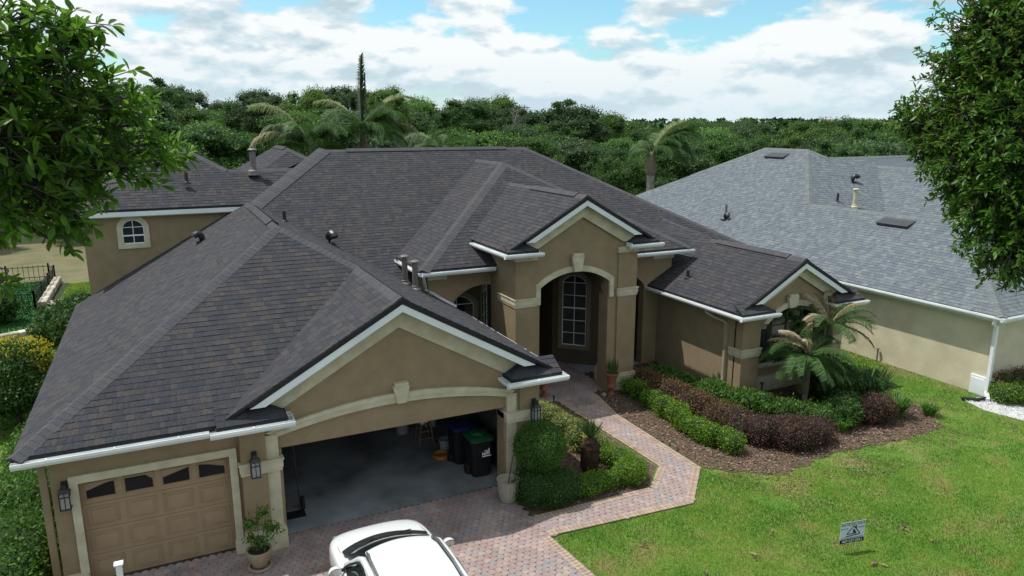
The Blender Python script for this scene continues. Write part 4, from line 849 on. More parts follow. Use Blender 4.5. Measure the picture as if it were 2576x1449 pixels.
M['lf_dark'] = leafmat('dark_green_leaf', [(.026, .07, .012), (.042, .10, .016), (.06, .13, .022)], .25)
M['lf_mid'] = leafmat('mid_green_leaf', [(.045, .12, .014), (.07, .165, .02), (.10, .20, .03)], .3)
M['lf_yel'] = leafmat('yellow_green_leaf', [(.13, .22, .02), (.30, .32, .08), (.40, .36, .16), (.08, .17, .02)], .3)
M['lf_lime'] = leafmat('lime_green_leaf', [(.08, .18, .010), (.13, .24, .016), (.19, .29, .03)], .3)
M['lf_purple'] = leafmat('burgundy_leaf', [(.075, .030, .034), (.11, .042, .048), (.12, .085, .04), (.065, .035, .03), (.07, .085, .03)], .25)
M['lf_rust'] = leafmat('rust_green_leaf', [(.16, .075, .035), (.20, .11, .045), (.12, .12, .03), (.11, .05, .04), (.24, .13, .06)], .25)
M['lf_gold'] = leafmat('golden_blossom_leaf', [(.50, .40, .015), (.40, .36, .02), (.22, .26, .03)], .35)
M['lf_left'] = leafmat('glossy_laurel_leaf', [(.050, .135, .014), (.085, .19, .018), (.14, .26, .03)], .45); M['lf_left'].node_tree.nodes['Principled BSDF'].inputs['Roughness'].default_value = .38
M['lf_right'] = leafmat('oak_leaf', [(.045, .125, .014), (.07, .165, .018), (.105, .21, .026)], .42); M['lf_right'].node_tree.nodes['Principled BSDF'].inputs['Roughness'].default_value = .42
M['lf_new'] = leafmat('new_growth_leaf', [(.20, .20, .03), (.26, .24, .05), (.15, .17, .03)], .35)
M['bark'] = mat('bark', [(.05, .042, .032), (.09, .078, .062)], .95, 6, bump=.8, bscale=30)
M['straw'] = leafmat('dry_frond', [(.26, .22, .13), (.19, .17, .09), (.32, .28, .18)], .25)
M['frond'] = leafmat('palm_frond', [(.04, .10, .024), (.06, .13, .03), (.09, .155, .045)], .3)
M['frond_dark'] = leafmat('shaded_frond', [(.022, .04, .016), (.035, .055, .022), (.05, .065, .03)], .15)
M['straw_pale'] = leafmat('pale_dry_frond', [(.38, .31, .20), (.30, .24, .14), (.46, .39, .27)], .25)
M['frond_dry'] = leafmat('yellowing_frond', [(.11, .16, .04), (.17, .20, .07), (.08, .13, .03)], .3)
M['palmtrunk'] = mat('palm_trunk', [(.17, .155, .13), (.24, .22, .19)], .95, 5, bump=.7, bscale=20)
M['boot'] = mat('palm_leaf_bases', [(.09, .08, .055), (.20, .16, .11)], .95, 14, bump=.9, bscale=25)
# ------------------------------------------------------------------ shrubs and hedges
def hedge(name, label, cat, path, hw, h, n, size, m, core=None, z0=0.0, seg=.38, pw=3.0, **k):
    bl = []
    for (x0, y0), (x1, y1) in zip(path[:-1], path[1:]):
        L_ = math.hypot(x1-x0, y1-y0); c = max(1, int(L_/(seg*.6)))
        for i in range(c+1):
            t = i/c; j = random.uniform(.62, 1.12); hh_ = h*random.uniform(.78, 1.12); bl.append((x0+(x1-x0)*t+random.uniform(-.13, .13), y0+(y1-y0)*t+random.uniform(-.1, .1), z0+hh_*.5, hw*j, hw*j, hh_*.5))
    return tag(foliage(name, bl, n, size, M[m], M[core] if core else None, power=pw, **k), label, cat)
hedge('hedge', 'clipped yellow-topped hedge along the bed side of the walkway, nearest the house', 'hedge', [(9.25, 17.7), (9.45, 16.6), (9.45, 15.6), (9.45, 14.9)], .30, .68, 7500, .055, 'lf_yel')
hedge('hedge', 'clipped bright green hedge bending round the corner of the bed by the walkway', 'hedge', [(9.55, 14.7), (9.75, 13.7), (9.65, 13.2), (8.9, 13.2), (8.0, 13.2)], .30, .50, 12000, .05, 'lf_lime')
tag(foliage('shrub', [(7.12, 13.42, .40, .56, .56, .44), (7.42, 13.2, .34, .45, .42, .38), (7.7, 13.4, .3, .45, .45, .34)], 11000, .042, M['lf_dark'], power=2.6), 'dark clipped shrub at the bed corner under the round topiary', 'shrub')
top = tag(empty('topiary_bush', (7.3, 13.65, 0)), 'clipped round ball topiary beside the open garage', 'topiary')
foliage('crown', [(7.25, 13.6, 1.26, .60, .60, .57)], 13000, .04, M['lf_mid'], parent=top, lo=.9, hi=1.03, core=.9)
b = MB(); b.tube([(7.35, 13.75, 0), (7.3, 13.66, .5), (7.26, 13.6, 1.0)], [.04, .035, .03], 7); b.tube([(7.42, 13.7, 0), (7.4, 13.6, .5), (7.3, 13.6, 1.0)], .022, 6); b.build('trunk', M['bark'], top)
hedge('hedge', 'low lime green hedge beside the entrance pillar on the mulch side of the walkway', 'hedge', [(13.0, 18.2), (12.95, 17.2), (12.85, 16.2), (12.75, 15.1), (12.75, 14.2), (12.85, 13.5)], .30, .60, 15000, .055, 'lf_lime', upbias=.2)
hedge('hedge', 'rust and burgundy leaved hedge between the lime hedge and the back greenery', 'hedge', [(13.35, 18.0), (13.45, 17.0), (13.5, 16.0), (13.6, 15.2), (13.75, 14.5)], .46, .80, 15000, .05, 'lf_rust', 'corepurple')
hedge('hedge', 'burgundy hedge at the front of the mulch bed', 'hedge', [(13.75, 14.3), (14.0, 13.6), (14.5, 13.15), (15.0, 12.95), (15.3, 13.0)], .50, .74, 19000, .05, 'lf_purple', 'corepurple')
hedge('hedge', 'loose green leafy hedge against the right wing wall', 'hedge', [(14.3, 18.6), (14.7, 17.6), (14.9, 16.6), (15.2, 15.6), (15.7, 14.8), (16.2, 14.2), (16.5, 13.7)], .42, .58, 14000, .085, 'lf_mid')
hedge('shrub', 'dark green shrub to the right of the leaning palm', 'shrub', [(17.9, 14.6), (18.6, 14.9), (18.5, 15.6)], .65, 1.15, 9000, .085, 'lf_dark', pw=2.2)
hedge('shrub', 'green shrub in front of the palm bed, beside the dark burgundy shrub', 'shrub', [(17.0, 13.5), (17.5, 13.8)], .5, .75, 6000, .08, 'lf_dark', pw=2.2)
hedge('shrub', 'dark burgundy shrub at the right end of the mulch bed', 'shrub', [(17.75, 13.2), (18.1, 13.3)], .52, .85, 7500, .055, 'lf_purple', 'corepurple', pw=2.2)
hedge('hedge', 'green hedge on white gravel beside the neighbour house', 'hedge', [(22.9, 12.6), (23.6, 12.2), (24.6, 11.8), (26, 11.6)], .45, .62, 9000, .06, 'lf_lime')
hedge('hedge', 'greyish twiggy hedge along the neighbour front wall', 'hedge', [(23.2, 12.9), (24.4, 12.8), (26, 12.8)], .3, .8, 4500, .06, 'lf_rust')
hedge('hedge', 'leafy hedge filling the strip left of the garage wall', 'hedge', [(-3.2, 21), (-3.2, 17), (-3.3, 14.5), (-3.4, 11.5)], .85, 1.0, 26000, .085, 'lf_mid', seg=.8, pw=3)
tr_ = tag(empty('flowering_tree', (-4.4, 24, 0)), 'small tree topped with yellow blossom beside the garage roof', 'tree')
foliage('crown', [(-4.2, 24.0, 1.5, .95, 1.0, .85), (-4.9, 24.3, 1.4, .9, .9, .8), (-3.9, 23.5, 1.1, .7, .7, .6), (-4.5, 23.4, 1.0, .9, .8, .6)], 12000, .10, M['lf_dark'], parent=tr_, core=.8)
foliage('blossom', [(-4.15, 24.1, 2.15, .85, .7, .32), (-4.8, 24.2, 2.0, .7, .6, .28), (-3.6, 23.8, 1.9, .35, .4, .25), (-4.3, 23.2, 1.3, .15, .2, .12), (-3.5, 23.6, 1.5, .25, .3, .3)], 2200, .08, M['lf_gold'], parent=tr_, core=0)
b = MB(); b.tube([(-4.3, 24, -.03), (-4.3, 23.9, .8), (-4.4, 24, 1.5)], [.12, .09, .06], 7); b.build('trunk', M['bark'], tr_)
tag(foliage('shrub', [(-4.0, 33.2, .75, .95, .9, .75), (-4.5, 32.5, .5, .6, .6, .5), (-3.4, 34.5, .8, .8, .9, .7), (-3.7, 31.8, .7, .6, .7, .7)], 7000, .14, M['lf_dark'], core=.85), 'rounded dark green shrub behind the garage eave, beside the stone wall', 'shrub')
tag(foliage('shrub', [(-6.9, 37, .8, .9, .8, .8), (-7.8, 37.4, .8, 1, .9, .85)], 4500, .16, M['lf_dark'], core=.85), 'dark shrub in front of the black fence gate on the neighbour turf', 'shrub')
# sago stump with stiff leaves
sg = tag(empty('cycad', (9.0, 14.3, 0)), 'small cycad with a thick dark trunk and a tuft of stiff upright leaves', 'plant')
b = MB(); b.lathe(9.0, 14.25, [(.20, 0), (.23, .15), (.24, .4), (.22, .62), (.16, .78), (.06, .88), (0, .9)], 14); b.build('trunk', mat('cycad_trunk', [(.03, .018, .012), (.07, .04, .025)], 1, 14, bump=1, bscale=35), sg)
nq = 420; P = np.tile(np.array([[9.0, 14.25, .3]]), (nq, 1)); ang = rng.uniform(0, 2*math.pi, nq); P[:, 2] = rng.uniform(.05, .8, nq); rr = .2-np.maximum(0, P[:, 2]-.6)*.5; P[:, 0] += np.cos(ang)*rr; P[:, 1] += np.sin(ang)*rr
D = np.stack([np.cos(ang)*.7, np.sin(ang)*.7, np.full(nq, .8)], 1)+rand_dir(nq)*.2; V, F = leaf_quads(P, D, np.tile([[0, 0, 1.]], (nq, 1)), np.full(nq, .09), np.full(nq, .03)); np_mesh('trunk_scales', V, F, bpy.data.materials['cycad_trunk'], sg)
nq = 90; ang = rng.uniform(0, 2*math.pi, nq); tl = rng.uniform(.1, .75, nq); D = np.stack([np.cos(ang)*np.sin(tl), np.sin(ang)*np.sin(tl), np.cos(tl)], 1); P = np.tile([[9.0, 14.25, .82]], (nq, 1))+D*.04; V, F = leaf_quads(P, D, rand_dir(nq), rng.uniform(.35, .58, nq), np.full(nq, .035)); np_mesh('leaf_tuft', V, F, M['frond'], sg)
# strap-leaved clump
def grass_clump(name, cx, cy, n, h, rad, m, label):
    a = rng.uniform(0, 2*math.pi, n); r0 = rad*np.sqrt(rng.uniform(0, 1, n))*.4; P = np.stack([cx+np.cos(a)*r0, cy+np.sin(a)*r0, np.zeros(n)], 1); tl = rng.uniform(.08, .55, n)
    d = np.stack([np.cos(a)*np.sin(tl), np.sin(a)*np.sin(tl), np.cos(tl)], 1); L_ = rng.uniform(.6, 1.1, n)*h; V = []; F = []
    s = np.stack([-np.sin(a), np.cos(a), np.zeros(n)], 1)*.016; k = 0; pts = [P, P+d*L_[:, None]*.5, P+d*L_[:, None]*.85+np.stack([np.cos(a), np.sin(a), -np.ones(n)*.2], 1)*L_[:, None]*.08, P+d*L_[:, None]*1.0+np.stack([np.cos(a), np.sin(a), -np.ones(n)*.9], 1)*L_[:, None]*.2]
    ws = [1, .9, .6, .1]; V = np.concatenate([np.stack([p-s*w_, p+s*w_], 1)[:, None] for p, w_ in zip(pts, ws)], 1).reshape(-1, 3); base = np.arange(n)[:, None]*8
    F = np.concatenate([base+np.array([[0, 1, 3, 2]])+2*i for i in range(3)], 0); return tag(np_mesh(name, V, F, M[m]), label, 'plant')
grass_clump('strap_leaf_plant', 19.2, 14.5, 700, 1.15, .8, 'frond', 'tall clump of arching strap leaves at the right of the palm')
grass_clump('strap_leaf_plant', 18.9, 13.3, 380, .75, .5, 'lf_mid', 'low clump of strap leaves at the right end of the bed edge')
grass_clump('strap_leaf_plant', 16.6, 13.2, 160, .5, .35, 'lf_mid', 'sparse grassy tuft between the palm and the burgundy hedge')
grass_clump('weed', 19.9, 12.9, 160, .45, .3, 'lf_mid', 'tuft of tall weeds on the lawn edge right of the bed')
# ------------------------------------------------------------------ palms
def frond_mesh(L_, e0, bend, ll, nl=34, m='frond', wind=0.0, seed=0, hang=1.0, lw=.036):
    rd = np.random.default_rng(seed); pts = []; x = z = 0.0; e = e0; ns = 14
    for i in range(ns+1):
        pts.append((x, 0, z)); x += math.cos(e)*L_/ns; z += math.sin(e)*L_/ns; e -= bend/ns*(0.4+1.2*i/ns)
    pts = np.array(pts); V = []; F = []
    mb = MB(); mb.tube([Vector(p) for p in pts], [.022*(1-i/ns)+.005 for i in range(ns+1)], 4, caps=False)
    for side in (-1, 1):
        for i in range(nl):
            t = .14+.86*(i+rd.uniform(-.3, .3))/nl; f = min(.999, max(0, t))*ns; k = int(f); p = pts[k]+(pts[min(k+1, ns)]-pts[k])*(f-k); tg = pts[min(k+1, ns)]-pts[max(k-1, 0)]; tg /= np.linalg.norm(tg)
            l2 = ll*(.45+.75*math.sin(math.pi*min(1, t*.93+.05)))*rd.uniform(.85, 1.1); dr = rd.uniform(.3, 1.0)*hang
            d = tg*.55+np.array([0, side*1.0, 0])+np.array([0, wind, rd.uniform(-.15, .25)]); d /= np.linalg.norm(d)
            q1 = p+d*l2*.45; d2 = d+np.array([0, wind*.4, -dr]); d2 /= np.linalg.norm(d2); q2 = q1+d2*l2*.55; wv = np.cross(d, np.array([0, 0, 1.])); wv = wv/(np.linalg.norm(wv)+1e-6)*lw*.5+np.array([0, 0, lw*.25])
            mb.add([p-wv*.6, p+wv*.6, q1+wv, q1-wv, q2], [(0, 1, 2, 3), (3, 2, 4)])
    me = bpy.data.meshes.new('frond'); me.from_pydata([tuple(v) for v in mb.v], [], mb.f); me.materials.append(M[m]); return me
def palm(x, y, h, label, fronds, meshes, trunk_r=.13, lean=(0, 0), group=None, boots=True, z0=0, roll=.3):
    p = tag(empty('palm_tree', (x, y, z0)), label, 'palm tree', group); tx, ty = x+lean[0], y+lean[1]
    b = MB(); n = 16; b.tube([(x+lean[0]*(i/n)**1.5, y+lean[1]*(i/n)**1.5, z0+h*i/n) for i in range(n+1)], [trunk_r*(1.15-.2*i/n)*(1.04 if i % 2 else 1) for i in range(n+1)], 10); b.build('trunk', M['palmtrunk'], p)
    if boots:
        b = MB(); b.lathe(tx, ty, [(trunk_r*1.0, z0+h-1.0), (trunk_r*1.45, z0+h-.8), (trunk_r*1.5, z0+h-.4), (trunk_r*1.15, z0+h), (trunk_r*.8, z0+h+.3), (.05, z0+h+.45)], 10); b.build('crown_shaft', M['boot'], p)
    for (az, ms, sc) in fronds:
        o = bpy.data.objects.new('frond', meshes[ms]); COL.objects.link(o)
        o.matrix_basis = Matrix.Translation((tx, ty, z0+h+.25)) @ Matrix.Rotation(az, 4, 'Z') @ Matrix.Rotation(random.uniform(-roll, roll), 4, 'X') @ Matrix.Scale(sc, 4); adopt(o, p)
    return p
QM = [frond_mesh(3.7, 1.0, 2.1, 1.0, 80, 'frond', .25, 1, 1.5, .05), frond_mesh(3.5, .75, 2.5, .95, 80, 'frond', .3, 2, 2.0, .05), frond_mesh(3.7, 1.2, 1.7, .95, 80, 'frond_dry', .3, 3, 1.4, .05), frond_mesh(3.1, .3, 1.6, .85, 70, 'frond', .2, 4, 1.6, .05), frond_mesh(3.9, 1.52, .15, .62, 120, 'frond_dark', .2, 5, hang=.5), frond_mesh(3.3, .7, 2.0, .85, 60, 'straw', .4, 6, 1.5, .04)]
def ring(n, kinds, a0=0.0, sc=1.0): return [(a0+2*math.pi*i/n+random.uniform(-.25, .25), kinds[i % len(kinds)], sc*random.uniform(.85, 1.1)) for i in range(n)]
palm(9.7, 38, 7.6, 'tall queen palm with one frond standing straight up, behind the main ridge', ring(9, [0, 1, 0, 0, 2], 0, .85)+ring(7, [3, 1, 1], .5, .85)+[(0.2, 4, 1.05), (-.25, 5, 1.0), (2.9, 5, .8), (.1, 2, 1.0)], QM)
palm(6.9, 37.5, 7.0, 'queen palm with wind-blown straw-tipped fronds, left of the tall queen palm', ring(9, [0, 1, 0, 0], 0, .85)+ring(6, [3, 1, 0], .4, .8)+[(2.7, 5, 1.0), (3.1, 2, 1.0)], QM)
palm(14.2, 38.5, 6.6, 'thin palm with drooping grey-green fronds behind the middle of the main ridge', ring(12, [1, 3, 0], 0, .68), QM, trunk_r=.08)
palm(27.6, 37.5, 6.3, 'palm with a swollen shaggy crown base between the two roofs', [(0.1, 0, .95), (-.4, 1, .95), (.5, 1, .9), (-.9, 0, .85), (1.0, 1, .8), (.0, 2, 1.0), (-.2, 3, .9), (1.6, 1, .7), (-1.5, 1, .75), (2.4, 1, .45), (.3, 0, .8), (-.6, 1, .9), (0, 0, 1.1), (-.25, 0, 1.1), (.2, 1, 1.15), (-.5, 0, 1.0), (.65, 0, .9), (-1.2, 0, .7), (1.3, 0, .6), (3.0, 1, .4)], QM, trunk_r=.24, boots=True, roll=.2)
RM = [frond_mesh(1.5, .8, 1.9, .36, 60, 'frond', 0, 11, hang=.5, lw=.018), frond_mesh(1.45, .35, 1.5, .36, 60, 'frond', 0, 12, hang=.5, lw=.018), frond_mesh(1.4, 0.0, 1.2, .33, 60, 'frond', 0, 13, hang=.6, lw=.018), frond_mesh(1.25, -.6, .8, .26, 36, 'frond_dry', 0, 14, hang=.5, lw=.014), frond_mesh(1.45, 1.15, 1.3, .24, 60, 'straw_pale', 0, 15, hang=1.6, lw=.022), frond_mesh(1.35, .75, 1.5, .24, 60, 'straw_pale', 0, 16, hang=1.6, lw=.022)]
palm(17.1, 15.0, 1.35, 'small bushy green date palm with dried straw tips in front of the right wing', ring(12, [0, 1, 1])+ring(12, [2, 1, 2], .3)+ring(7, [3], .2)+[(2.6, 4, .95), (.9, 4, 1.1), (1.6, 5, .9), (0.3, 5, .8), (3.0, 4, 1.0), (2.0, 5, 1.0), (-2.6, 4, .8)]+ring(8, [2, 1], .1), RM, trunk_r=.07, boots=True)
palm(18.3, 15.35, 2.1, 'taller date palm with a dried straw crown leaning right, behind the small date palm', ring(10, [0, 1])+ring(6, [1, 2], .3)+[(.2, 0, 1.15), (-.2, 1, 1.2), (-.4, 0, 1.1), (1.2, 4, .9), (1.9, 4, 1.0), (2.4, 2, 1.0), (0.6, 4, 1.0), (-.9, 4, .9), (3.2, 5, 1.0)], RM, trunk_r=.09, boots=True)
# ------------------------------------------------------------------ the two trees close to the camera
LEFTB = [(-0.66, 5.53, 9.01, 0.3), (-0.43, 5.75, 9.05, 0.25), (-0.4, 5.98, 8.76, 0.29), (-0.67, 5.75, 8.71, 0.42), (-0.21, 6.09, 8.55, 0.28), (-0.79, 5.85, 8.33, 0.49), (-0.48, 6.08, 8.32, 0.39), (-0.12, 6.2, 8.4, 0.24), (0.09, 6.3, 8.27, 0.18), (0.2, 6.39, 8.11, 0.13), (-0.34, 6.18, 8.09, 0.33), (-0.1, 6.29, 8.11, 0.25), (-0.72, 5.94, 7.99, 0.44), (-0.87, 5.7, 7.80, 0.24), (-0.6, 5.93, 7.74, 0.26), (-0.69, 5.9, 7.60, 0.12), (-0.5, 5.96, 7.88, 0.18), (-0.34, 5.76, 8.97, 0.17), (-0.93, 5.34, 7.45, 0.06), (-1.01, 5.91, 8.51, 0.59), (-1.25, 5.87, 8.1, 0.4), (-2.0, 5.5, 8.7, .6), (-2.5, 5.2, 9.3, .55), (-2.6, 6.0, 8.6, .6)]
RIGHTB = [(7.92, 5.14, 9.45, 0.51), (8.14, 4.85, 9.12, 0.69), (8.09, 5.5, 9.05, 0.43), (7.95, 5.01, 8.73, 0.6), (7.95, 4.64, 8.4, 0.72), (7.9, 5.46, 8.47, 0.52), (7.9, 5.79, 8.36, 0.31), (7.78, 5.08, 8.1, 0.54), (7.79, 4.67, 7.79, 0.62), (7.98, 5.67, 8.04, 0.26), (7.87, 5.1, 7.75, 0.37), (7.84, 4.72, 7.41, 0.45), (7.78, 4.37, 7.24, 0.53), (7.81, 4.43, 7.77, 0.53), (7.85, 4.6, 7.05, 0.27), (7.76, 4.31, 6.92, 0.24), (7.92, 5.18, 7.55, 0.21), (7.83, 5.89, 8.52, 0.12), (8.34, 4.54, 8.58, 0.93), (8.2, 4.31, 7.51, 0.68), (8.22, 5.01, 9.59, 0.57), (9.3, 4.5, 8.7, .85), (9.6, 5.0, 9.7, .8), (9.4, 3.6, 9.2, .8), (10.2, 4.2, 8.6, .8)]
def near_tree(name, label, blobs, trunk, origin, L_, W_, m, dens, nwh, newm=None, newp=0.0, seed=1):
    t = tag(empty(name, trunk[0]), label, 'tree'); rd = np.random.default_rng(seed); O = np.array(origin); mb = MB()
    mb.tube(trunk, [.16, .14, .11, .08][:len(trunk)], 10)
    P = []; D = []; NW = []; tw = []
    for b in blobs:
        c = np.array(b[:3]); r = b[3]; mid = (O*0.55+c*.45)+rd.normal(size=3)*.08; mb.tube([O, mid, c], [.035, .02, .008], 6, caps=False)
        k = max(3, int(dens*r**2.2))
        for _ in range(k):
            u = rd.normal(size=3); u /= np.linalg.norm(u); e = c+u*r*rd.uniform(.25, 1.0); st = c+(mid-c)*rd.uniform(0, .5)+rd.normal(size=3)*.04
            m_ = (st+e)/2+rd.normal(size=3)*.04+np.array([0, 0, .03]); tw.append((st, m_, e)); dr = (e-st); dr /= np.linalg.norm(dr)+1e-6; dr = dr+np.array([0, 0, .25]); dr /= np.linalg.norm(dr)
            for q in range(nwh):
                f = rd.uniform(.35, 1.0); p = m_+(e-m_)*f if q > 2 else e; v = rd.normal(size=3); v -= dr*v.dot(dr)*.6; v /= np.linalg.norm(v); d = dr*rd.uniform(.2, 1.0)+v*.9+np.array([0, 0, -.12]); P.append(p); D.append(d); NW.append(e)
    for a in tw: mb.tube(a, [.007, .005, .003], 4, caps=False)
    tk = mb.build('trunk', M['bark'], t)
    P = np.array(P); D = np.array(D); n = len(P); Nn = np.tile([[0, 0, 1.]], (n, 1))+rd.normal(size=(n, 3))*.45; LL = rd.uniform(.65, 1.15, n)*L_; WW = LL*W_*rd.uniform(.85, 1.15, n)
    d = np.linalg.norm(P-np.array([0, 0, CAM_H]), axis=1); idx = np.argsort(d); near = idx[:300]; rest = idx[300:]
    me = np_mesh('leaf', LEAF_V*np.array([L_, L_*W_, L_]), LEAF_F, None); me.materials.append(m)
    dd, ss, nn = orient(D, Nn)
    for i in near:
        R3 = Matrix((dd[i], -ss[i]*1.0, nn[i])).transposed() if False else Matrix((dd[i], ss[i], nn[i])).transposed(); s = float(LL[i]/L_)
        o = bpy.data.objects.new('leaf', me); COL.objects.link(o); o.matrix_basis = Matrix.Translation(P[i]) @ R3.to_4x4() @ Matrix.Scale(s, 4); adopt(o, t)
    if newm is not None:
        pick = rd.random(len(rest)) < newp*np.clip((P[rest, 2]-7.3)/1.2, .1, 1.3); nw = rest[pick]; rest = rest[~pick]; V, F = leaf_quads(P[nw], D[nw]+[0, 0, .8], Nn[nw], LL[nw]*.7, WW[nw]*.7); o = np_mesh('new_leaves', V, F, newm, t); o['kind'] = 'stuff'
    V, F = big_leaves(P[rest], D[rest], Nn[rest], LL[rest], WW[rest]); o = np_mesh('leaf', V, F, m, t); o['kind'] = 'stuff'
    return t
near_tree('laurel_tree', 'tree with large glossy green leaves reaching in close at the top left', LEFTB, [(-2.6, 5.4, 0), (-2.5, 5.5, 4), (-2.2, 5.6, 6.6), (-1.7, 5.7, 7.9)], (-1.6, 5.75, 8.1), .115, .34, M['lf_left'], 400, 7, seed=4)
near_tree('oak_tree', 'dense dark green oak crown with small leaves hanging in at the top right', RIGHTB, [(9.6, 4.3, 0), (9.5, 4.4, 4), (9.2, 4.5, 6.6), (8.9, 4.6, 7.9)], (8.7, 4.7, 8.2), .085, .36, M['lf_right'], 640, 10, M['lf_new'], .16, seed=6)
core_l = None
# ------------------------------------------------------------------ woodland
FM = [leafmat('woodland_leaf_dark', [(.040, .10, .020), (.056, .13, .025), (.075, .155, .032)], .28, 8, .3), leafmat('woodland_leaf_mid', [(.060, .135, .024), (.085, .18, .03), (.108, .21, .038)], .3, 8, .3), leafmat('woodland_leaf_light', [(.07, .14, .02), (.095, .18, .028), (.13, .21, .036)], .3, 8, .25), leafmat('woodland_leaf_grey', [(.05, .095, .036), (.07, .12, .046), (.085, .135, .055)], .28, 8, .25)]
def crown_mesh(seed, n, size, m, r=1.0, hh=1.0, nb=54, core=True):
    rd = random.Random(seed); bl = []
    for i in range(nb):
        a = rd.uniform(0, 2*math.pi); u = rd.uniform(0, 1)**.5*.82; z = rd.uniform(-.25, .85); u *= math.sqrt(max(.15, 1-max(0, z)**2)); q = rd.uniform(.10, .27); bl.append((u*math.cos(a)*r, u*math.sin(a)*r, z*hh, q*r, q*r, q*hh*.8))
    P, Nn = sample_blobs(bl, n, .6, 1.32); D = Nn*.5+rand_dir(n)+np.array([0, 0, .3]); L_ = rng.uniform(.6, 1.4, n)*size; V, F = leaf_quads(P, D, Nn+rand_dir(n)*.6, L_, L_*.7)
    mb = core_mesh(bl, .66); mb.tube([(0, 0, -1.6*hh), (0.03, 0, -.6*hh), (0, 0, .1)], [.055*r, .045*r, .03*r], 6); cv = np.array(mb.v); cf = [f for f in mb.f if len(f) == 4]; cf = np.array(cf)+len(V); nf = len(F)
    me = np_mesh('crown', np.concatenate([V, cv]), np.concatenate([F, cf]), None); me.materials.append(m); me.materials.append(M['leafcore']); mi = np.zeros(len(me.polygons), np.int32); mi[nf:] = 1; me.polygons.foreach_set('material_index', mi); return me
CM = [crown_mesh(100+i, 12000, .040, FM[(0, 1, 1, 2, 3, 0, 2)[i]], 1.0, .8 if i < 5 else 1.05) for i in range(7)]
KIND = ['dark green broadleaf tree in the woodland behind the houses', 'mid green broadleaf tree in the woodland behind the houses', 'mid green broadleaf tree in the woodland behind the houses', 'light green broadleaf tree in the woodland behind the houses', 'grey-green broadleaf tree in the woodland behind the houses', 'dark tall-crowned tree in the woodland behind the houses', 'light green tall-crowned tree in the woodland behind the houses']
def htop(az, d):
    if d > 118: return 8.4+d*random.uniform(.001, .0075)
    A = 12.9 if az < 17 else 12.0 if az < 20 else 11.9 if az < 27 else 10.6 if az < 33 else 8.2
    if d < 60: return random.uniform(4.9, 6.9)*(1.06 if az < 14 else 1.0)
    if d < 80: return random.uniform(6.0, 8.2)+(1.8 if az < 20 else 1.2 if az < 27 else 0)
    return A*random.uniform(.84, 1.06)-(.0 if d > 92 else 1.0 if az < 33 else .3)
tag_n = 0; d = 50.0; spots = []
rdm = random.Random(12)
while d < 135:
    stp = 5.6 if d < 80 else 6.6; a = -16.0
    while a < 68:
        aa = a+rdm.uniform(-1, 1)*stp/d*28; r_ = d+rdm.uniform(-2.5, 2.5); spots.append((aa, r_)); a += math.degrees(stp/d)*1.12
    d += stp*1.25
def woodtree(x, y, top_, rad, v, name='broadleaf_tree'):
    o = bpy.data.objects.new(name, CM[v]); COL.objects.link(o); hz_ = rad*(.85 if v < 5 else .8); o.location = (x, y, top_-hz_*(.95 if v < 5 else 1.2)); o.scale = (rad*rdm.uniform(.75, 1.1), rad*rdm.uniform(.75, 1.1), hz_*rdm.uniform(.9, 1.25)); o.rotation_euler = (0, 0, rdm.uniform(0, 6.28)); az_ = math.degrees(math.atan2(x, y)); dd_ = math.hypot(x, y)
    zone = 'behind the left foreground tree' if az_ < 1 else 'behind the upper-storey wing' if az_ < 11 else 'behind the queen palms' if az_ < 19 else 'behind the main ridge' if az_ < 29 else 'above the right roof slope' if az_ < 38 else 'around the palm between the roofs' if az_ < 46 else 'behind the neighbour roof' if az_ < 56 else 'behind the oak crown'
    tag(o, KIND[v].split(' in the')[0]+(', front row of the woods, ' if dd_ < 66 else ', middle of the woods, ' if dd_ < 90 else ', back of the woods, ')+zone, 'tree', 'woodland trees behind the houses'); return o
spots.sort(key=lambda s: s[1])
far = []
for aa, r_ in spots:
    x, y = r_*math.sin(math.radians(aa)), r_*math.cos(math.radians(aa))
    if y < 46 or (x > 18 and x < 46 and y < 44): continue
    if aa < -2 and r_ < 62: continue
    if tag_n < 300: woodtree(x, y, htop(aa, r_), rdm.uniform(3.6, 5.2)*(1 if r_ < 90 else 1.15), rdm.choice((0, 1, 2, 3, 4, 1, 0, 5, 6, 4)) if aa > 5 else rdm.choice((0, 0, 1, 4, 5, 2))); tag_n += 1
    else: far.append((x, y, htop(aa, r_), rdm.uniform(4, 5.6)))
# far wood reads as one mass
sm = [crown_mesh(200+i, 300, .20, FM[0], 1.0, .8, 7) for i in range(3)]
d = 135.0
while d < 650:
    stp = 6.0+d*.018; a = -16.0
    while a < 68: aa = a+rdm.uniform(-1, 1)*stp/d*20; far.append((d*math.sin(math.radians(aa)), d*math.cos(math.radians(aa)), htop(aa, d+5), stp*.75)); a += math.degrees(stp/d)*1.1
    d += stp*(1.5+d*.002)
VV = []; FF = []; k = 0; smv = []
for me in sm:
    v = np.empty(len(me.vertices)*3, np.float32); me.vertices.foreach_get('co', v); v = v.reshape(-1, 3); f = np.array([p.vertices[:] for p in me.polygons if len(p.vertices) == 4]); smv.append((v, f))
for i, (x, y, t, r) in enumerate(far):
    v, f = smv[i % 3]; a = rdm.uniform(0, 6.28); c, s = math.cos(a), math.sin(a); q = v.copy(); q[:, 0], q[:, 1] = (v[:, 0]*c-v[:, 1]*s)*r, (v[:, 0]*s+v[:, 1]*c)*r; q[:, 2] = v[:, 2]*r*.8; q += (x, y, t-r*.8*.75); VV.append(q); FF.append(f+k); k += len(v)
M['farwood'] = mat('far_woodland', [(.030, .075, .024), (.045, .10, .03), (.065, .13, .036), (.035, .085, .032)], .9, .02, 1.0, island=True, wpos=True)
print('far trees', len(far), 'faces', sum(len(f) for f in FF))
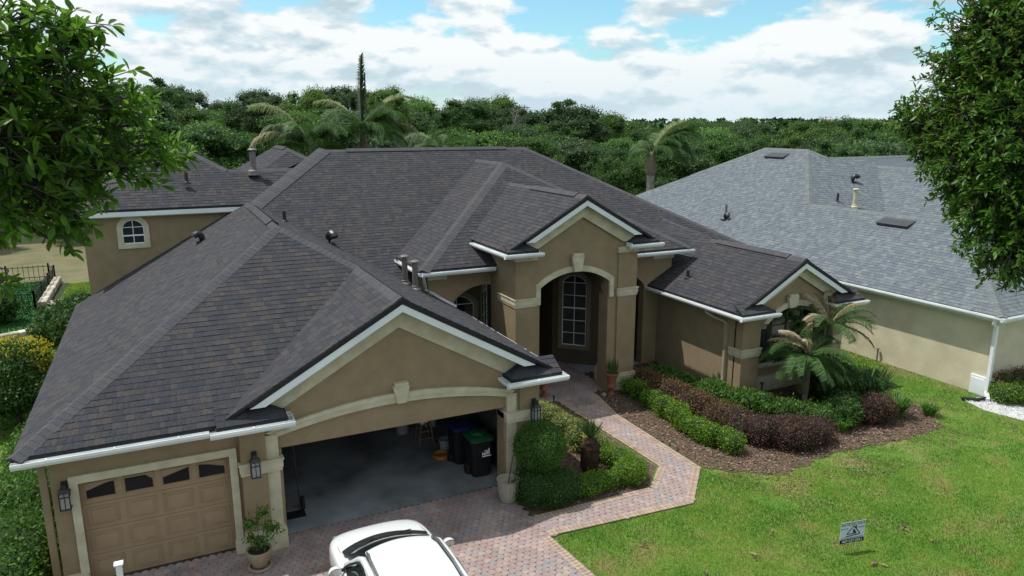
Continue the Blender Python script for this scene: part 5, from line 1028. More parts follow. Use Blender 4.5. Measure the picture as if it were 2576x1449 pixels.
o = np_mesh('far_woodland', np.concatenate(VV), np.concatenate(FF), M['farwood']); tag(o, 'far green woodland canopy reaching the horizon', 'woodland', kind='stuff')
# a few individuals that stand out on the skyline
def pine(x, y, h, label):
    p = tag(empty('pine_tree', (x, y, 0)), label, 'tree'); b = MB(); b.tube([(x, y, 0), (x+.2, y, h*.6), (x, y, h)], [.22, .15, .04], 7)
    bl = []
    for i in range(15):
        z = h*rdm.uniform(.55, 1.0); a = rdm.uniform(0, 6.28); r = (1-((z/h)-.55)*1.3)*2.4*rdm.uniform(.5, 1); e = (x+math.cos(a)*r, y+math.sin(a)*r, z+.3); b.tube([(x, y, z-.3), e], [.06, .02], 5); bl.append((*e, .7, .7, .32))
    b.build('trunk', M['bark'], p); foliage('crown', bl, 4200, .26, FM[0], parent=p, core=0, zmin=None, lo=.3); return p
pine(39.8, 70.0, 10.6, 'dark open-crowned pine standing above the canopy right of the bare tree')
pine(1.0, 97.0, 13.6, 'tall dark pine on the left skyline above the upper-storey roof')
def bare(x, y, h):
    p = tag(empty('dead_tree', (x, y, 0)), 'bare grey dead tree poking out of the canopy behind the main ridge', 'tree'); b = MB(); b.tube([(x, y, 0), (x+.1, y, h*.6), (x-.2, y, h)], [.18, .10, .02], 6); r = random.Random(5)
    for i in range(34):
        z = h*r.uniform(.55, .97); a = r.uniform(0, 6.28); l_ = r.uniform(.5, 1.5); b.tube([(x, y, z), (x+math.cos(a)*l_*.5, y+math.sin(a)*l_*.5, z+.3), (x+math.cos(a)*l_, y+math.sin(a)*l_, z+r.uniform(.5, 1.0))], [.035, .02, .006], 4, caps=False)
    b.build('trunk', mat('dead_wood', [(.16, .15, .14), (.22, .21, .19)], .9, 4), p)
bare(32.5, 67.0, 9.9)
def post_lamp(): 
    p = tag(empty('snag', (14.3, 60, 0)), 'thin dark snag standing above the trees right of the tall queen palm', 'tree'); b = MB(); b.tube([(14.4, 55, 0), (14.4, 55, 12.1)], [.1, .05], 5); r = random.Random(9)
    for i in range(12): z = 12.1-i*.13; s = 1 if i % 3 == 0 else -1; b.tube([(14.4, 55, z), (14.4-s*.1-r.uniform(.1, .5), 55, z+r.uniform(-.1, .1))], [.035, .02], 4)
    b.build('trunk', M['bark'], p)
post_lamp()
# distant houses with red roofs on the right horizon
M['redroof'] = mat('terracotta_roof', [(.24, .13, .10), (.28, .16, .13)], .9, .5); M['farwall'] = mat('pale_far_wall', [(.5, .48, .44), (.6, .58, .54)], .9, .5)
def farhouse(x, y, w_, top_, label):
    h = tag(empty('far_house', (x, y, 0)), label, 'house'); b = MB(); b.box(x-w_/2, y-4, 0, x+w_/2, y+4, top_-2.2); b.build('wall', M['farwall'], h)
    r = MB(); z = top_-2.2; r.add([(x-w_/2-.6, y-4.6, z), (x+w_/2+.6, y-4.6, z), (x+w_/2+.6, y+4.6, z), (x-w_/2-.6, y+4.6, z), (x-w_*.22, y, top_), (x+w_*.22, y, top_)], [(0, 1, 5, 4), (1, 2, 5), (2, 3, 4, 5), (3, 0, 4)]); r.build('roof', M['redroof'], h)
    q = MB()
    for i in range(4): q.box(x-w_*.38+i*w_*.22, y-4.06, z-1.6, x-w_*.38+i*w_*.22+w_*.1, y-4.0, z-.5)
    q.build('window', M['glass'], h)
farhouse(146, 116, 9, 9.1, 'distant pale house with red tiled roof near the oak crown on the right horizon')
farhouse(232, 205, 15, 10.3, 'far away wide reddish roof among the trees, left of the pale red-roofed house')
# ------------------------------------------------------------------ car
M['carpaint'] = mat('white_car_paint', [(.60, .62, .63), (.64, .66, .67)], .18, 1, spec=.5, coat=.6)
M['rubber'] = mat('tyre_rubber', [(.015, .015, .016), (.025, .025, .026)], .8); M['plast'] = mat('black_plastic', [(.012, .012, .014), (.02, .02, .022)], .5)
M['chrome'] = mat('silver_trim', [(.45, .47, .5), (.55, .57, .6)], .25, metal=.9); M['autoglass'] = mat('car_glass', [(.010, .014, .014), (.014, .018, .018)], .04, spec=.7)
M['mirror'] = mat('mirror_glass', [(.45, .5, .5), (.55, .58, .58)], .05, metal=.9)
CXC, CYN = 3.08, 12.62
car = tag(empty('parked_car', (CXC, CYN-2.2, 0)), 'white hatchback car parked nose-in on the paver driveway, cut off by the lower edge', 'car')
def carpt(x, y, z): return (CXC+x, CYN+y, z)
def loft(stations, m, name, parent, sub=2, close=False):
    k = len(stations[0]); V = [carpt(*p) for st in stations for p in st]; F = [(i*k+j, i*k+j+1, (i+1)*k+j+1, (i+1)*k+j) for i in range(len(stations)-1) for j in range(k-1)]
    me = bpy.data.meshes.new(name); me.from_pydata(V, [], F); bm = bmesh.new(); bm.from_mesh(me); bmesh.ops.recalc_face_normals(bm, faces=bm.faces); bm.to_mesh(me); bm.free(); me.polygons.foreach_set('use_smooth', [True]*len(me.polygons))
    o = link(name, me, m, parent); mo = o.modifiers.new('s', 'SUBSURF'); mo.levels = sub; mo.render_levels = sub; return o
def sect(y, w_, top_, sh_, low=.28):
    h = [(0, top_), (w_*.45, top_-.008), (w_*.78, top_-.035), (w_*.95, (top_+sh_)/2+.01), (w_, sh_), (w_*1.01, (sh_+low)/2), (w_*.97, low+.05), (w_*.9, low)]
    return [(-x, y, z) for x, z in h[::-1]]+[(x, y, z) for x, z in h[1:]]
body = loft([sect(.20, .32, .52, .45), sect(.19, .50, .66, .52), sect(.13, .68, .79, .60), sect(-.0, .82, .88, .68), sect(-.25, .90, .945, .78), sect(-.6, .925, .99, .86), sect(-1.05, .93, 1.0, .90), sect(-1.3, .92, 1.0, .92), sect(-2.2, .925, 1.0, .93), sect(-3.4, .92, 1.0, .93), sect(-4.2, .88, .98, .9), sect(-4.45, .75, .85, .7), sect(-4.5, .5, .7, .6)], M['carpaint'], 'body', car)
def arc_row(y, w_, z, bow, drop, n=9): return [(w_*(-1+2*i/(n-1)), y-bow*(2*i/(n-1)-1)**2, z-drop*(2*i/(n-1)-1)**2) for i in range(n)]
roof = loft([arc_row(-1.64, .57, 1.475, .11, .03), arc_row(-1.68, .58, 1.505, .11, .035), arc_row(-2.1, .60, 1.545, .06, .04), arc_row(-2.8, .61, 1.56, 0, .04), arc_row(-3.5, .58, 1.545, 0, .045), arc_row(-3.9, .55, 1.51, 0, .05)], M['carpaint'], 'roof', car)
loft([arc_row(-.74, .76, 1.02, .26, .0), arc_row(-.84, .75, 1.08, .26, .01), arc_row(-1.25, .67, 1.30, .18, .015), arc_row(-1.63, .575, 1.468, .11, .03)], M['autoglass'], 'windshield', car)
loft([arc_row(-.58, .78, 1.008, .28, .0), arc_row(-.66, .79, 1.03, .28, .0), arc_row(-.80, .78, 1.035, .27, .0)], M['plast'], 'cowl', car)
b = MB()
for s in (-.25, .3): b.tube([carpt(s, -.76, 1.055), carpt(s+.22, -.82, 1.085), carpt(s-.3, -.84, 1.085)], [.012, .009, .007], 5)
b.build('wiper', M['plast'], car)
for s in (-1, 1):
    b = MB(); b.add([carpt(s*x, y, z) for x, y, z in [(.83, -1.36, .99), (.90, -1.9, .99), (.905, -2.45, .99), (.73, -2.5, 1.42), (.70, -2.1, 1.43), (.68, -1.98, 1.40)]], [(0, 1, 2, 3, 4, 5)]); b.build('side_window', M['autoglass'], car)
    b = MB(); b.add([carpt(s*x, y, z) for x, y, z in [(.905, -2.52, .99), (.90, -3.4, .99), (.88, -3.9, 1.05), (.70, -3.7, 1.40), (.73, -2.57, 1.42)]], [(0, 1, 2, 3, 4)]); b.build('side_window', M['autoglass'], car)
    # pillar and window frame
    b = MB(); pts = [(.80, -1.30, 1.0), (.74, -1.52, 1.16), (.68, -1.78, 1.36), (.655, -1.98, 1.455), (.66, -2.4, 1.485), (.66, -3.2, 1.48), (.64, -3.8, 1.44)]
    q = [Vector(carpt(s*x, y, z)) for x, y, z in pts]
    b.tube(q, [.05, .05, .052, .058, .055, .055, .05], 8); b.build('pillar', M['carpaint'], car, smooth=True)
    b = MB(); b.tube([Vector(carpt(s*x, y, z)) for x, y, z in [(.85, -1.34, .985), (.79, -1.6, 1.2), (.72, -1.9, 1.37), (.71, -2.1, 1.42), (.745, -2.6, 1.43), (.73, -3.4, 1.42)]], .018, 5); b.build('window_seal', M['plast'], car)
    b = MB(); b.box(CXC+s*.90-.02, CYN-2.56, .99, CXC+s*.90+.02-.03*s, CYN-2.48, 1.0); b.add([carpt(s*.91, -2.47, .98), carpt(s*.91, -2.55, .98), carpt(s*.745, -2.60, 1.43), carpt(s*.745, -2.52, 1.43)], [(0, 1, 2, 3)]); b.build('door_pillar', M['plast'], car)
    b = MB(); b.tube([Vector(carpt(s*x, y, z)) for x, y, z in [(.565, -1.86, 1.50), (.60, -2.1, 1.565), (.61, -2.8, 1.585), (.59, -3.6, 1.56), (.57, -3.8, 1.52)]], .018, 6); b.build('roof_rail', M['chrome'], car)
    b = MB(); b.tube([Vector(carpt(s*x, y, z)) for x, y, z in [(.545, -1.9, 1.50), (.575, -2.1, 1.541), (.585, -2.8, 1.555), (.56, -3.7, 1.53)]], .010, 5); b.build('roof_channel', M['plast'], car)
    mr = empty('mirror', carpt(s*.98, -1.42, 1.02)); adopt(mr, car)
    st = []
    for yy, r in ((.06, .2), (.045, .75), (0, 1.0), (-.05, 1.0), (-.075, .93)): st.append([(s*(1.02+.115*r*math.cos(a)), -1.42+yy, 1.03+.085*r*math.sin(a)) for a in [k*math.pi/6 for k in range(13)]])
    loft(st, M['carpaint'], 'mirror_housing', mr, 1)
    b = MB(); b.add([carpt(s*(1.02+.10*math.cos(a)), -1.497, 1.03+.07*math.sin(a)) for a in [k*math.pi/6 for k in range(12)]], [tuple(range(12))]); b.build('mirror_glass', M['mirror'], mr)
    b = MB(); b.add([carpt(s*(1.02+.108*math.cos(a)), -1.494, 1.03+.078*math.sin(a)) for a in [k*math.pi/6 for k in range(12)]], [tuple(range(12))]); b.bar(carpt(s*.85, -1.42, 1.0), carpt(s*.95, -1.43, 1.02), .05, .04); b.build('mirror_arm', M['plast'], mr)
    hl = MB(); hl.add([carpt(s*x, y, z) for x, y, z in [(.62, .16, .66), (.80, .03, .68), (.885, -.20, .80), (.86, -.18, .83), (.74, .06, .77), (.62, .15, .72)]], [tuple(range(6))]); hl.build('headlight', M['chrome'], car)
    for yy in (-.92, -3.55):
        wh = empty('wheel', carpt(s*.85, yy, .33)); adopt(wh, car); b = MB(); n = 24
        for rr, ww in (): pass
        prof = [(.20, .0), (.31, .0), (.335, .03), (.335, .17), (.31, .20), (.20, .20)]
        V = []; 
        for r, wv in prof: V += [carpt(s*(.92-wv), yy+r*math.cos(2*math.pi*k/n), .335+r*math.sin(2*math.pi*k/n)) for k in range(n)]
        b.add(V, [(i*n+k, i*n+(k+1) % n, (i+1)*n+(k+1) % n, (i+1)*n+k) for i in range(5) for k in range(n)]); b.build('tyre', M['rubber'], wh)
        b = MB(); b.add([carpt(s*.90, yy+.2*math.cos(2*math.pi*k/10), .335+.2*math.sin(2*math.pi*k/10)) for k in range(10)], [tuple(range(10))])
        for k in range(5): a = 2*math.pi*k/5; b.bar(carpt(s*.915, yy, .335), carpt(s*.915, yy+.2*math.cos(a), .335+.2*math.sin(a)), .03, .04)
        b.build('rim', M['chrome'], wh)
        b = MB(); b.tube([Vector(carpt(s*.925, yy+.37*math.cos(a), .335+.37*math.sin(a))) for a in [k*math.pi/12 for k in range(13)]], .028, 6, caps=False); b.build('arch_trim', M['plast'], car)
    b = MB(); pts = [carpt(s*x, y, z) for x, y, z in [(.70, -.10, .775), (.77, -.35, .895), (.80, -.75, .962), (.80, -.86, .985)]]; b.tube([Vector(p)+Vector((0, 0, .002)) for p in pts], .0035, 4); b.build('bonnet_seam', M['plast'], car)
b = MB(); b.box(CXC-.4, CYN+.12, .32, CXC+.4, CYN+.20, .46); b.build('grille', M['plast'], car)
b = MB(); b.lathe(CXC-.38, CYN-2.35, [(.0, .55), (.12, .6), (.16, .9), (.14, 1.15), (.1, 1.3), (.0, 1.33)], 10); b.lathe(CXC+.38, CYN-2.35, [(.0, .55), (.12, .6), (.16, .9), (.14, 1.15), (.1, 1.3), (.0, 1.33)], 10); b.build('seat', M['plast'], car)
# ------------------------------------------------------------------ pots, bins, garage things
M['terracotta'] = mat('terracotta', [(.20, .075, .045), (.26, .10, .06)], .85, 5, bump=.2); M['potstone'] = mat('tan_glazed_pot', [(.26, .21, .13), (.33, .27, .18)], .6, 5, bump=.3); M['potribbed'] = mat('ribbed_beige_pot', [(.30, .27, .22), (.38, .34, .28)], .7, 5)
M['soil'] = mat('soil', [(.02, .015, .01), (.035, .025, .018)], 1, 20)
pt = tag(empty('potted_shrub', (1.07, 13.5, 0)), 'tan urn-shaped pot with a leggy green shrub between the two garage doors', 'potted plant')
b = MB(); b.lathe(1.07, 13.5, [(0, 0), (.20, 0), (.235, .03), (.235, .055), (.19, .06)], 22); b.build('saucer', M['potstone'], pt)
b = MB(); b.lathe(1.07, 13.5, [(.13, .06), (.15, .1), (.20, .22), (.225, .32), (.215, .345), (.24, .36), (.245, .40), (.21, .40), (.20, .35), (0, .34)], 22); b.build('pot', M['potstone'], pt); b = MB(); b.lathe(1.07, 13.5, [(0, .365), (.2, .365)], 16); b.build('soil', M['soil'], pt)
b = MB()
for a, r, h in ((0.2, .2, 1.15), (1.4, .15, 1.2), (2.6, .22, .95), (3.7, .2, .85), (5.1, .28, .8)): b.tube([(1.07, 13.5, .36), (1.07+r*.4*math.cos(a), 13.5+r*.4*math.sin(a), .6), (1.07+r*math.cos(a), 13.5+r*math.sin(a), h)], [.014, .01, .005], 5)
b.build('stem', M['bark'], pt); foliage('foliage', [(1.2, 13.5, 1.12, .14, .14, .16), (.97, 13.55, .95, .16, .16, .14), (1.3, 13.4, .85, .18, .16, .14), (.95, 13.4, .72, .14, .14, .10), (1.12, 13.5, .55, .2, .2, .14), (1.42, 13.45, .78, .1, .1, .1)], 620, .075, M['lf_mid'], parent=pt, core=0, lo=.2, spread=1.2)
def urn(x, y, s, name, label):
    u = tag(empty(name, (x, y, 0)), label, 'urn'); b = MB(); b.lathe(x, y, [(0, 0), (.13*s, 0), (.13*s, .04), (.09*s, .07), (.06*s, .15), (.07*s, .2), (.16*s, .26), (.15*s, .3), (.13*s, .38), (.15*s, .5), (.19*s, .62), (.22*s, .68), (.25*s, .70), (.25*s, .73), (.20*s, .73), (.18*s, .66), (0, .64)], 22); b.build('bowl', M['terracotta'], u); return u
u = urn(12.35, 18.38, .95, 'urn_planter', 'tall terracotta urn with a snake plant at the foot of the right entrance pillar')
n = 34; a = rng.uniform(0, 6.28, n); r = rng.uniform(0, .12, n); P = np.stack([12.35+np.cos(a)*r, 18.38+np.sin(a)*r, np.full(n, .66)], 1); D = np.stack([np.cos(a)*.22, np.sin(a)*.22, np.ones(n)], 1); V, F = leaf_quads(P, D, np.stack([np.cos(a), np.sin(a), np.zeros(n)], 1), rng.uniform(.35, .62, n), np.full(n, .05)); np_mesh('snake_plant_leaf', V, F, M['lf_dark'], u)
urn(10.3, 19.1, .85, 'urn_planter', 'terracotta urn in the shade at the foot of the left entrance pillar')
bp = tag(empty('planter', (6.5, 13.72, 0)), 'large ribbed beige planter with a bare stake beside the topiary', 'planter')
b = MB(); b.lathe(6.5, 13.72, [(0, 0), (.15, 0), (.19, .06), (.235, .3), (.25, .52), (.265, .56), (.24, .56), (.22, .48), (0, .42)], 48, lobes=20, la=.018); b.build('pot', M['potribbed'], bp); b = MB(); b.tube([(6.5, 13.72, .42), (6.62, 13.74, 1.0), (6.76, 13.75, 1.5)], [.014, .012, .009], 6); b.build('stake', M['bark'], bp)
M['binblack'] = mat('black_bin_plastic', [(.010, .011, .013), (.016, .017, .019)], .5); M['binblue'] = mat('blue_bin_lid', [(.02, .03, .12), (.03, .04, .16)], .4); M['bingreen'] = mat('green_bin_lid', [(.015, .09, .04), (.02, .12, .05)], .35); M['label'] = mat('white_label', [(.75, .75, .78), (.85, .85, .87)], .5)
M['bingreen2'] = mat('green_bag', [(.012, .08, .025), (.02, .11, .035)], .3, 8)
def bin_(x, y, lid, label, bag=False):
    t = tag(empty('wheelie_bin', (x, y, 0)), label, 'bin'); b = MB(); h = 1.0
    prof = [(.23, .26, .05), (.27, .32, .9), (.29, .34, .93), (.29, .34, .97)]; V = []
    for hx, hy, z in prof:
        for sx, sy in ((-1, -.75), (-.75, -1), (.75, -1), (1, -.75), (1, .75), (.75, 1), (-.75, 1), (-1, .75)): V.append((x+sx*hx, y+sy*hy, z+.02))
    b.add(V, [(i*8+k, i*8+(k+1) % 8, (i+1)*8+(k+1) % 8, (i+1)*8+k) for i in range(3) for k in range(8)]+[tuple(range(8))]); b.build('body', M['binblack'], t)
    b = MB(); V = []
    for hx, hy, z in ((.31, .36, .985), (.31, .36, 1.01), (.25, .29, 1.05), (.0, .0, 1.07)):
        for sx, sy in ((-1, -.75), (-.75, -1), (.75, -1), (1, -.75), (1, .75), (.75, 1), (-.75, 1), (-1, .75)): V.append((x+sx*hx, y+sy*hy, z))
    b.add(V, [(i*8+k, i*8+(k+1) % 8, (i+1)*8+(k+1) % 8, (i+1)*8+k) for i in range(3) for k in range(8)]); b.build('lid', M[lid], t)
    for s in (-1, 1):
        b = MB(); b.tube([(x+s*.24, y-.2+.3, .14+.0), (x+s*.30, y+.1, .14)], .13, 12); b.build('wheel', M['rubber'], t)
    b = MB(); b.tube([(x-.22, y+.38, .95), (x+.22, y+.38, .95)], .018, 6); b.build('handle', M['binblack'], t)
    return t
t = bin_(6.42, 15.25, 'bingreen', 'black wheeled bin with a green lid and white label just inside the open garage door', True)
b = MB(); y_ = 14.905
b.box(6.37, y_-.012, .60, 6.60, y_-.006, .63)
for i, (w0, z0, z1) in enumerate(((.0, .65, .72), (.045, .65, .70), (.085, .65, .73), (.125, .66, .74), (.165, .66, .80))): b.box(6.37+w0, y_-.012, z0, 6.37+w0+.028, y_-.006, z1)
b.box(6.42, y_-.012, .745, 6.52, y_-.006, .76); b.build('label', M['label'], t)
t = bin_(6.28, 16.05, 'binblue', 'black wheeled bin with a dark blue lid, behind the green-lidded bin')
tag(foliage('garden_bag', [(6.42, 15.3, 1.08, .24, .26, .06), (6.35, 15.2, 1.10, .14, .12, .06)], 90, .05, M['bingreen2'], M['bingreen2'], zmin=None, core=.95, lo=.9, hi=1.0, spread=.4), 'crumpled green bag lying on top of the green-lidded bin', 'bag')
st = tag(empty('stool', (5.8, 17.5, 0)), 'wooden step stool with pale cloth on it at the back of the garage', 'stool'); M['wood'] = mat('pale_wood', [(.15, .10, .06), (.20, .14, .08)], .7, 6)
for sx in (-1, 1):
    for sy in (-1, 1): b = MB(); b.bar((5.8+sx*.2, 17.5+sy*.2, 0), (5.8+sx*.13, 17.5+sy*.13, .62), .03, .03); b.build('leg', M['wood'], st)
for z in (.2, .4):
    b = MB(); b.box(5.63, 17.31, z, 5.97, 17.34, z+.03); b.build('rung', M['wood'], st)
b = MB(); b.lathe(5.8, 17.5, [(0, .62), (.17, .62), (.18, .65), (0, .655)], 18); b.build('seat', M['wood'], st)
tag(foliage('cloth', [(5.78, 17.45, .69, .14, .12, .05)], 90, .12, M['label'], M['label'], zmin=None, core=.9), 'crumpled pale cloth lying on the wooden stool', 'cloth')
def bucket(x, y, r, h, m, name, label, cat='bucket'):
    t = tag(empty(name, (x, y, 0)), label, cat); b = MB(); b.lathe(x, y, [(0, .02), (r*.8, .02), (r, .02+h), (r*1.06, .02+h), (r*1.06, h-.01), (r*.95, h-.01), (r*.76, .06), (0, .06)], 18); b.build('body', M[m], t)
    b = MB(); b.tube([(x+r*math.cos(a), y, .02+h+r*.9*math.sin(a)*.3) for a in [k*math.pi/8 for k in range(9)]], .005, 4); b.build('handle', M['chrome'], t); return t
M['bucketgrey'] = mat('grey_bucket', [(.22, .23, .24), (.3, .31, .32)], .6); M['orange'] = mat('orange_plastic', [(.32, .13, .03), (.38, .17, .04)], .5)
bucket(5.45, 18.4, .22, .55, 'bucketgrey', 'bucket', 'large grey bucket left of the wooden stool in the garage')
bucket(6.1, 16.75, .15, .35, 'bucketgrey', 'bucket', 'small grey bucket beside the blue-lidded bin'); 
b = MB(); b.lathe(5.88, 16.45, [(0, .02), (.20, .02), (.22, .05), (.22, .13), (.19, .14), (.17, .08), (0, .07)], 16); tag(b.build('basin', M['orange']), 'shallow orange basin on the garage floor', 'basin')
b = MB(); b.tube([(6.1, 17.8, .3), (6.45, 18.2, 1.5)], .12, 12); tag(b.build('rolled_carpet', M['bucketgrey']), 'grey roll leaning on the garage wall behind the bins', 'roll')
b = MB(); b.tube([(6.5, 17.0, .3), (6.7, 17.1, 1.9)], .015, 6); b.box(6.35, 16.9, .02, 6.65, 17.05, .3); tag(b.build('broom', M['wood']), 'broom with a thin pale handle leaning behind the bins', 'broom')
hd = tag(empty('hand_truck', (2.0, 15.3, 0)), 'dark hand truck standing inside the left edge of the open garage', 'hand truck')
b = MB(); b.tube([(1.85, 15.3, .1), (1.8, 15.5, 1.5)], .016, 6); b.tube([(2.15, 15.3, .1), (2.1, 15.5, 1.5)], .016, 6); b.tube([(1.8, 15.5, 1.5), (2.1, 15.5, 1.5)], .016, 6); b.box(1.78, 15.0, .03, 2.22, 15.3, .05); b.build('frame', M['blackmetal'], hd)
for x in (1.78, 2.22): b = MB(); b.tube([(x-.03, 15.4, .16), (x+.03, 15.4, .16)], .15, 14); b.build('wheel', M['rubber'], hd)
sf = tag(empty('storage_shelf', (6.2, 20.3, 0)), 'cluttered dark storage shelf along the back wall of the garage', 'shelf')
for z in (.5, 1.0, 1.5, 2.0): b = MB(); b.box(3.0, 20.3, z, 6.9, 20.85, z+.03); b.build('shelf_board', M['wood'], sf)
for x in (3.0, 4.3, 5.6, 6.86): b = MB(); b.box(x, 20.31, .02, x+.04, 20.84, 2.1); b.build('upright', M['wood'], sf)
r_ = random.Random(3)
for i in range(14): x = 3.1+i*.27; z = r_.choice((.53, 1.03, 1.53)); tag((lambda bb: bb.build('storage_box', M[r_.choice(('bucketgrey', 'wood', 'binblue', 'binblack'))]))(MB().box(x, 20.35, z+.002, x+.2, 20.7, z+r_.uniform(.15, .35))), 'storage box on the shelf at the back of the garage', 'box', 'boxes on the garage shelf')
# basket, stakes, white post
bk = tag(empty('basket', (15.2, 16.85, 0)), 'round white slatted basket beside the right wing downspout', 'basket'); b = MB(); b.lathe(15.2, 16.85, [(.0, .16), (.17, .16), (.24, .42), (.27, .43), (.27, .45), (.23, .45), (.16, .2), (0, .2)], 28); b.build('bowl', M['white'], bk)
b = MB()
for k in range(18): a = 2*math.pi*k/18; b.bar((15.2+.178*math.cos(a), 16.85+.178*math.sin(a), .18), (15.2+.243*math.cos(a), 16.85+.243*math.sin(a), .41), .012, .006)
b.build('slat', M['trim_dark'], bk)
def stake(x, y, h, label, name='garden_stake', r=.012, m='pipe'): b = MB(); b.tube([(x, y, 0), (x+.01, y, h)], [r, r], 6); b.lathe(x, y, [(r*2, h-.03), (r*2, h), (0, h+.01)], 8); return tag(b.build(name, M[m]), label, 'stake')
stake(11.9, 14.0, .35, 'short grey stake in the mulch right of the walkway'); stake(13.44, 13.75, .85, 'thin tall stake in front of the burgundy hedge'); stake(16.33, 16.0, .55, 'black path light stake at the right wing pillar foot', r=.03, m='blackmetal'); stake(22.85, 17.0, .5, 'small grey stub beside the neighbour wall', r=.03)
stake(11.93, 18.5, .16, 'small dark path light by the urn at the entrance pillar', r=.025, m='blackmetal'); stake(10.35, 18.55, .22, 'small dark path light at the far tip of the hedge bed', r=.02, m='blackmetal')
b = MB(); b.box(11.98, 18.3, .0, 12.1, 18.4, .1); tag(b.build('stone', M['potribbed']), 'small pale block by the foot of the terracotta urn', 'stone')
wp = tag(empty('marker_post', (-1.05, 10.95, 0)), 'slim white post at the lower left edge', 'post'); b = MB(); b.box(-1.09, 10.91, 0, -1.01, 10.99, 2.19); b.build('post', M['white'], wp); b = MB(); b.box(-1.11, 10.89, 2.191, -.99, 11.01, 2.21); b.build('post_cap', M['white'], wp)
# ------------------------------------------------------------------ yard sign
sg = tag(empty('yard_sign', (11.86, 8.93, 0)), 'white roofing company yard sign standing on the lawn', 'sign')
A_ = Vector((11.57, 8.97, .20)); Bx = Vector((.57, -.10, 0)).normalized(); WS = .585; HS = .46; NX_ = Vector((Bx.y, -Bx.x, 0)).normalized()
NX_ = NX_ if NX_.y < 0 else -NX_
M['signwhite'] = mat('sign_board', [(.50, .56, .62), (.56, .62, .68)], .6, 1); M['signblack'] = mat('sign_black_print', [(.01, .01, .012), (.015, .015, .018)], .6); M['signgrey'] = mat('sign_grey_print', [(.11, .12, .12), (.13, .14, .14)], .6); M['signblue'] = mat('sign_blue_print', [(.02, .05, .16), (.03, .06, .18)], .6)
def S2(u, v, o=0.0): return A_+Bx*(u*WS)+Vector((0, 0, 1))*(v*HS)+NX_*o
b = MB(); b.prism([S2(0, 0), S2(1, 0), S2(1, 1), S2(0, 1)], -NX_*.005); b.build('board', M['signwhite'], sg)
b = MB()
for u in (.2, .8): b.tube([S2(u, .3, -.009), A_+Bx*(u*WS)-NX_*.009-Vector((0, 0, .26))], .004, 5)
b.build('wire_stake', M['pipe'], sg)
def flat(name, pts, m, o=.0015): b = MB(); b.add([S2(u, v, o) for u, v in pts], [tuple(range(len(pts)))]); return b.build(name, M[m], sg, fix=False)
flat('print_band', [(.02, .84), (.98, .84), (.98, .985), (.02, .985)], 'signgrey'); flat('print_band', [(0.003, .005), (.995, .005), (.995, .185), (.003, .185)], 'signblack')
def thick(p, q, w_): 
    px__, py__ = (q[0]-p[0])*WS, (q[1]-p[1])*HS; l_ = math.hypot(px__, py__); nx, ny = -py__/l_*w_/WS, px__/l_*w_/HS; return [(p[0]+nx, p[1]+ny), (p[0]-nx, p[1]-ny), (q[0]-nx, q[1]-ny), (q[0]+nx, q[1]+ny)]
for p, q, o in (((.27, .43), (.53, .80), .0015), ((.53, .80), (.80, .41), .0019), ((.27, .43), (.66, .43), .0023), ((.22, .32), (.80, .37), .0023), ((.80, .42), (.80, .36), .0027)): flat('emblem_line', thick(p, q, .010), 'signblack', o)
flat('emblem_house', [(.52, .46), (.67, .46), (.54, .66), (.52, .60)], 'signblack', .0027); flat('emblem_chimney', [(.60, .66), (.65, .60), (.66, .80), (.60, .80)], 'signblack', .0031)
for (u, v) in ((.49, .60), (.52, .60), (.49, .565), (.52, .565)): flat('emblem_window', [(u, v), (u+.02, v), (u+.02, v+.022), (u, v+.022)], 'signblack', .0027)
def text(s, u, v, wid, hgt, m):
    c = bpy.data.curves.new('t', 'FONT'); c.body = s; c.align_x = 'CENTER'; c.align_y = 'CENTER'; c.offset = .012; ob = bpy.data.objects.new('t', c); COL.objects.link(ob); bpy.context.view_layer.update()
    me = bpy.data.meshes.new_from_object(ob.evaluated_get(bpy.context.evaluated_depsgraph_get())); bpy.data.objects.remove(ob)
    vs = np.array([v_.co[:] for v_ in me.vertices]); mn, mxx = vs.min(0), vs.max(0); sx = wid*WS/(mxx[0]-mn[0]); sy = hgt*HS/(mxx[1]-mn[1]); cx, cy = (mn[0]+mxx[0])/2, (mn[1]+mxx[1])/2
    for v_ in me.vertices: p = S2(u, v, .0035)+Bx*((v_.co.x-cx)*sx)+Vector((0, 0, 1))*((v_.co.y-cy)*sy); v_.co = p
    me.materials.clear(); link('lettering', me, M[m], sg)
text('FREE ESTIMATES', .5, .912, .90, .085, 'label'); text('RE-ROOF', .16, .70, .28, .055, 'signblue'); text('REPAIRS', .84, .70, .27, .055, 'signblue'); text('ALIGN ROOFING SOLUTIONS', .5, .235, .88, .062, 'signblack'); text('407-237-0351', .5, .095, .80, .10, 'label')
# ------------------------------------------------------------------ left yard: fence and stone wall
def fence(pts, h, label, gap=.26):
    f = tag(empty('iron_fence', (*pts[0], 0)), label, 'fence'); n = 0
    for (x0, y0), (x1, y1) in zip(pts[:-1], pts[1:]):
        L_ = math.hypot(x1-x0, y1-y0); k = max(1, int(L_/gap)); kp = max(1, round(L_/2.0))
        for z in (.12, h-.10): b = MB(); b.bar((x0, y0, z), (x1, y1, z), .04, .035); b.build('rail', M['blackmetal'], f)
        me = None
        for i in range(k+1):
            b = MB(); 
            if me is None: b.box(-.012, -.012, 0, .012, .012, h); o = b.build('picket', M['blackmetal'], f); me = o.data
            else: o = bpy.data.objects.new('picket', me); COL.objects.link(o); adopt(o, f)
            o.matrix_basis = Matrix.Translation((x0+(x1-x0)*i/k, y0+(y1-y0)*i/k, -.02))
        for i in range(kp+1): x, y = x0+(x1-x0)*i/kp, y0+(y1-y0)*i/kp; b = MB(); b.box(x-.04, y-.04, -.02, x+.04, y+.04, h+.06); b.build('post', M['blackmetal'], f)
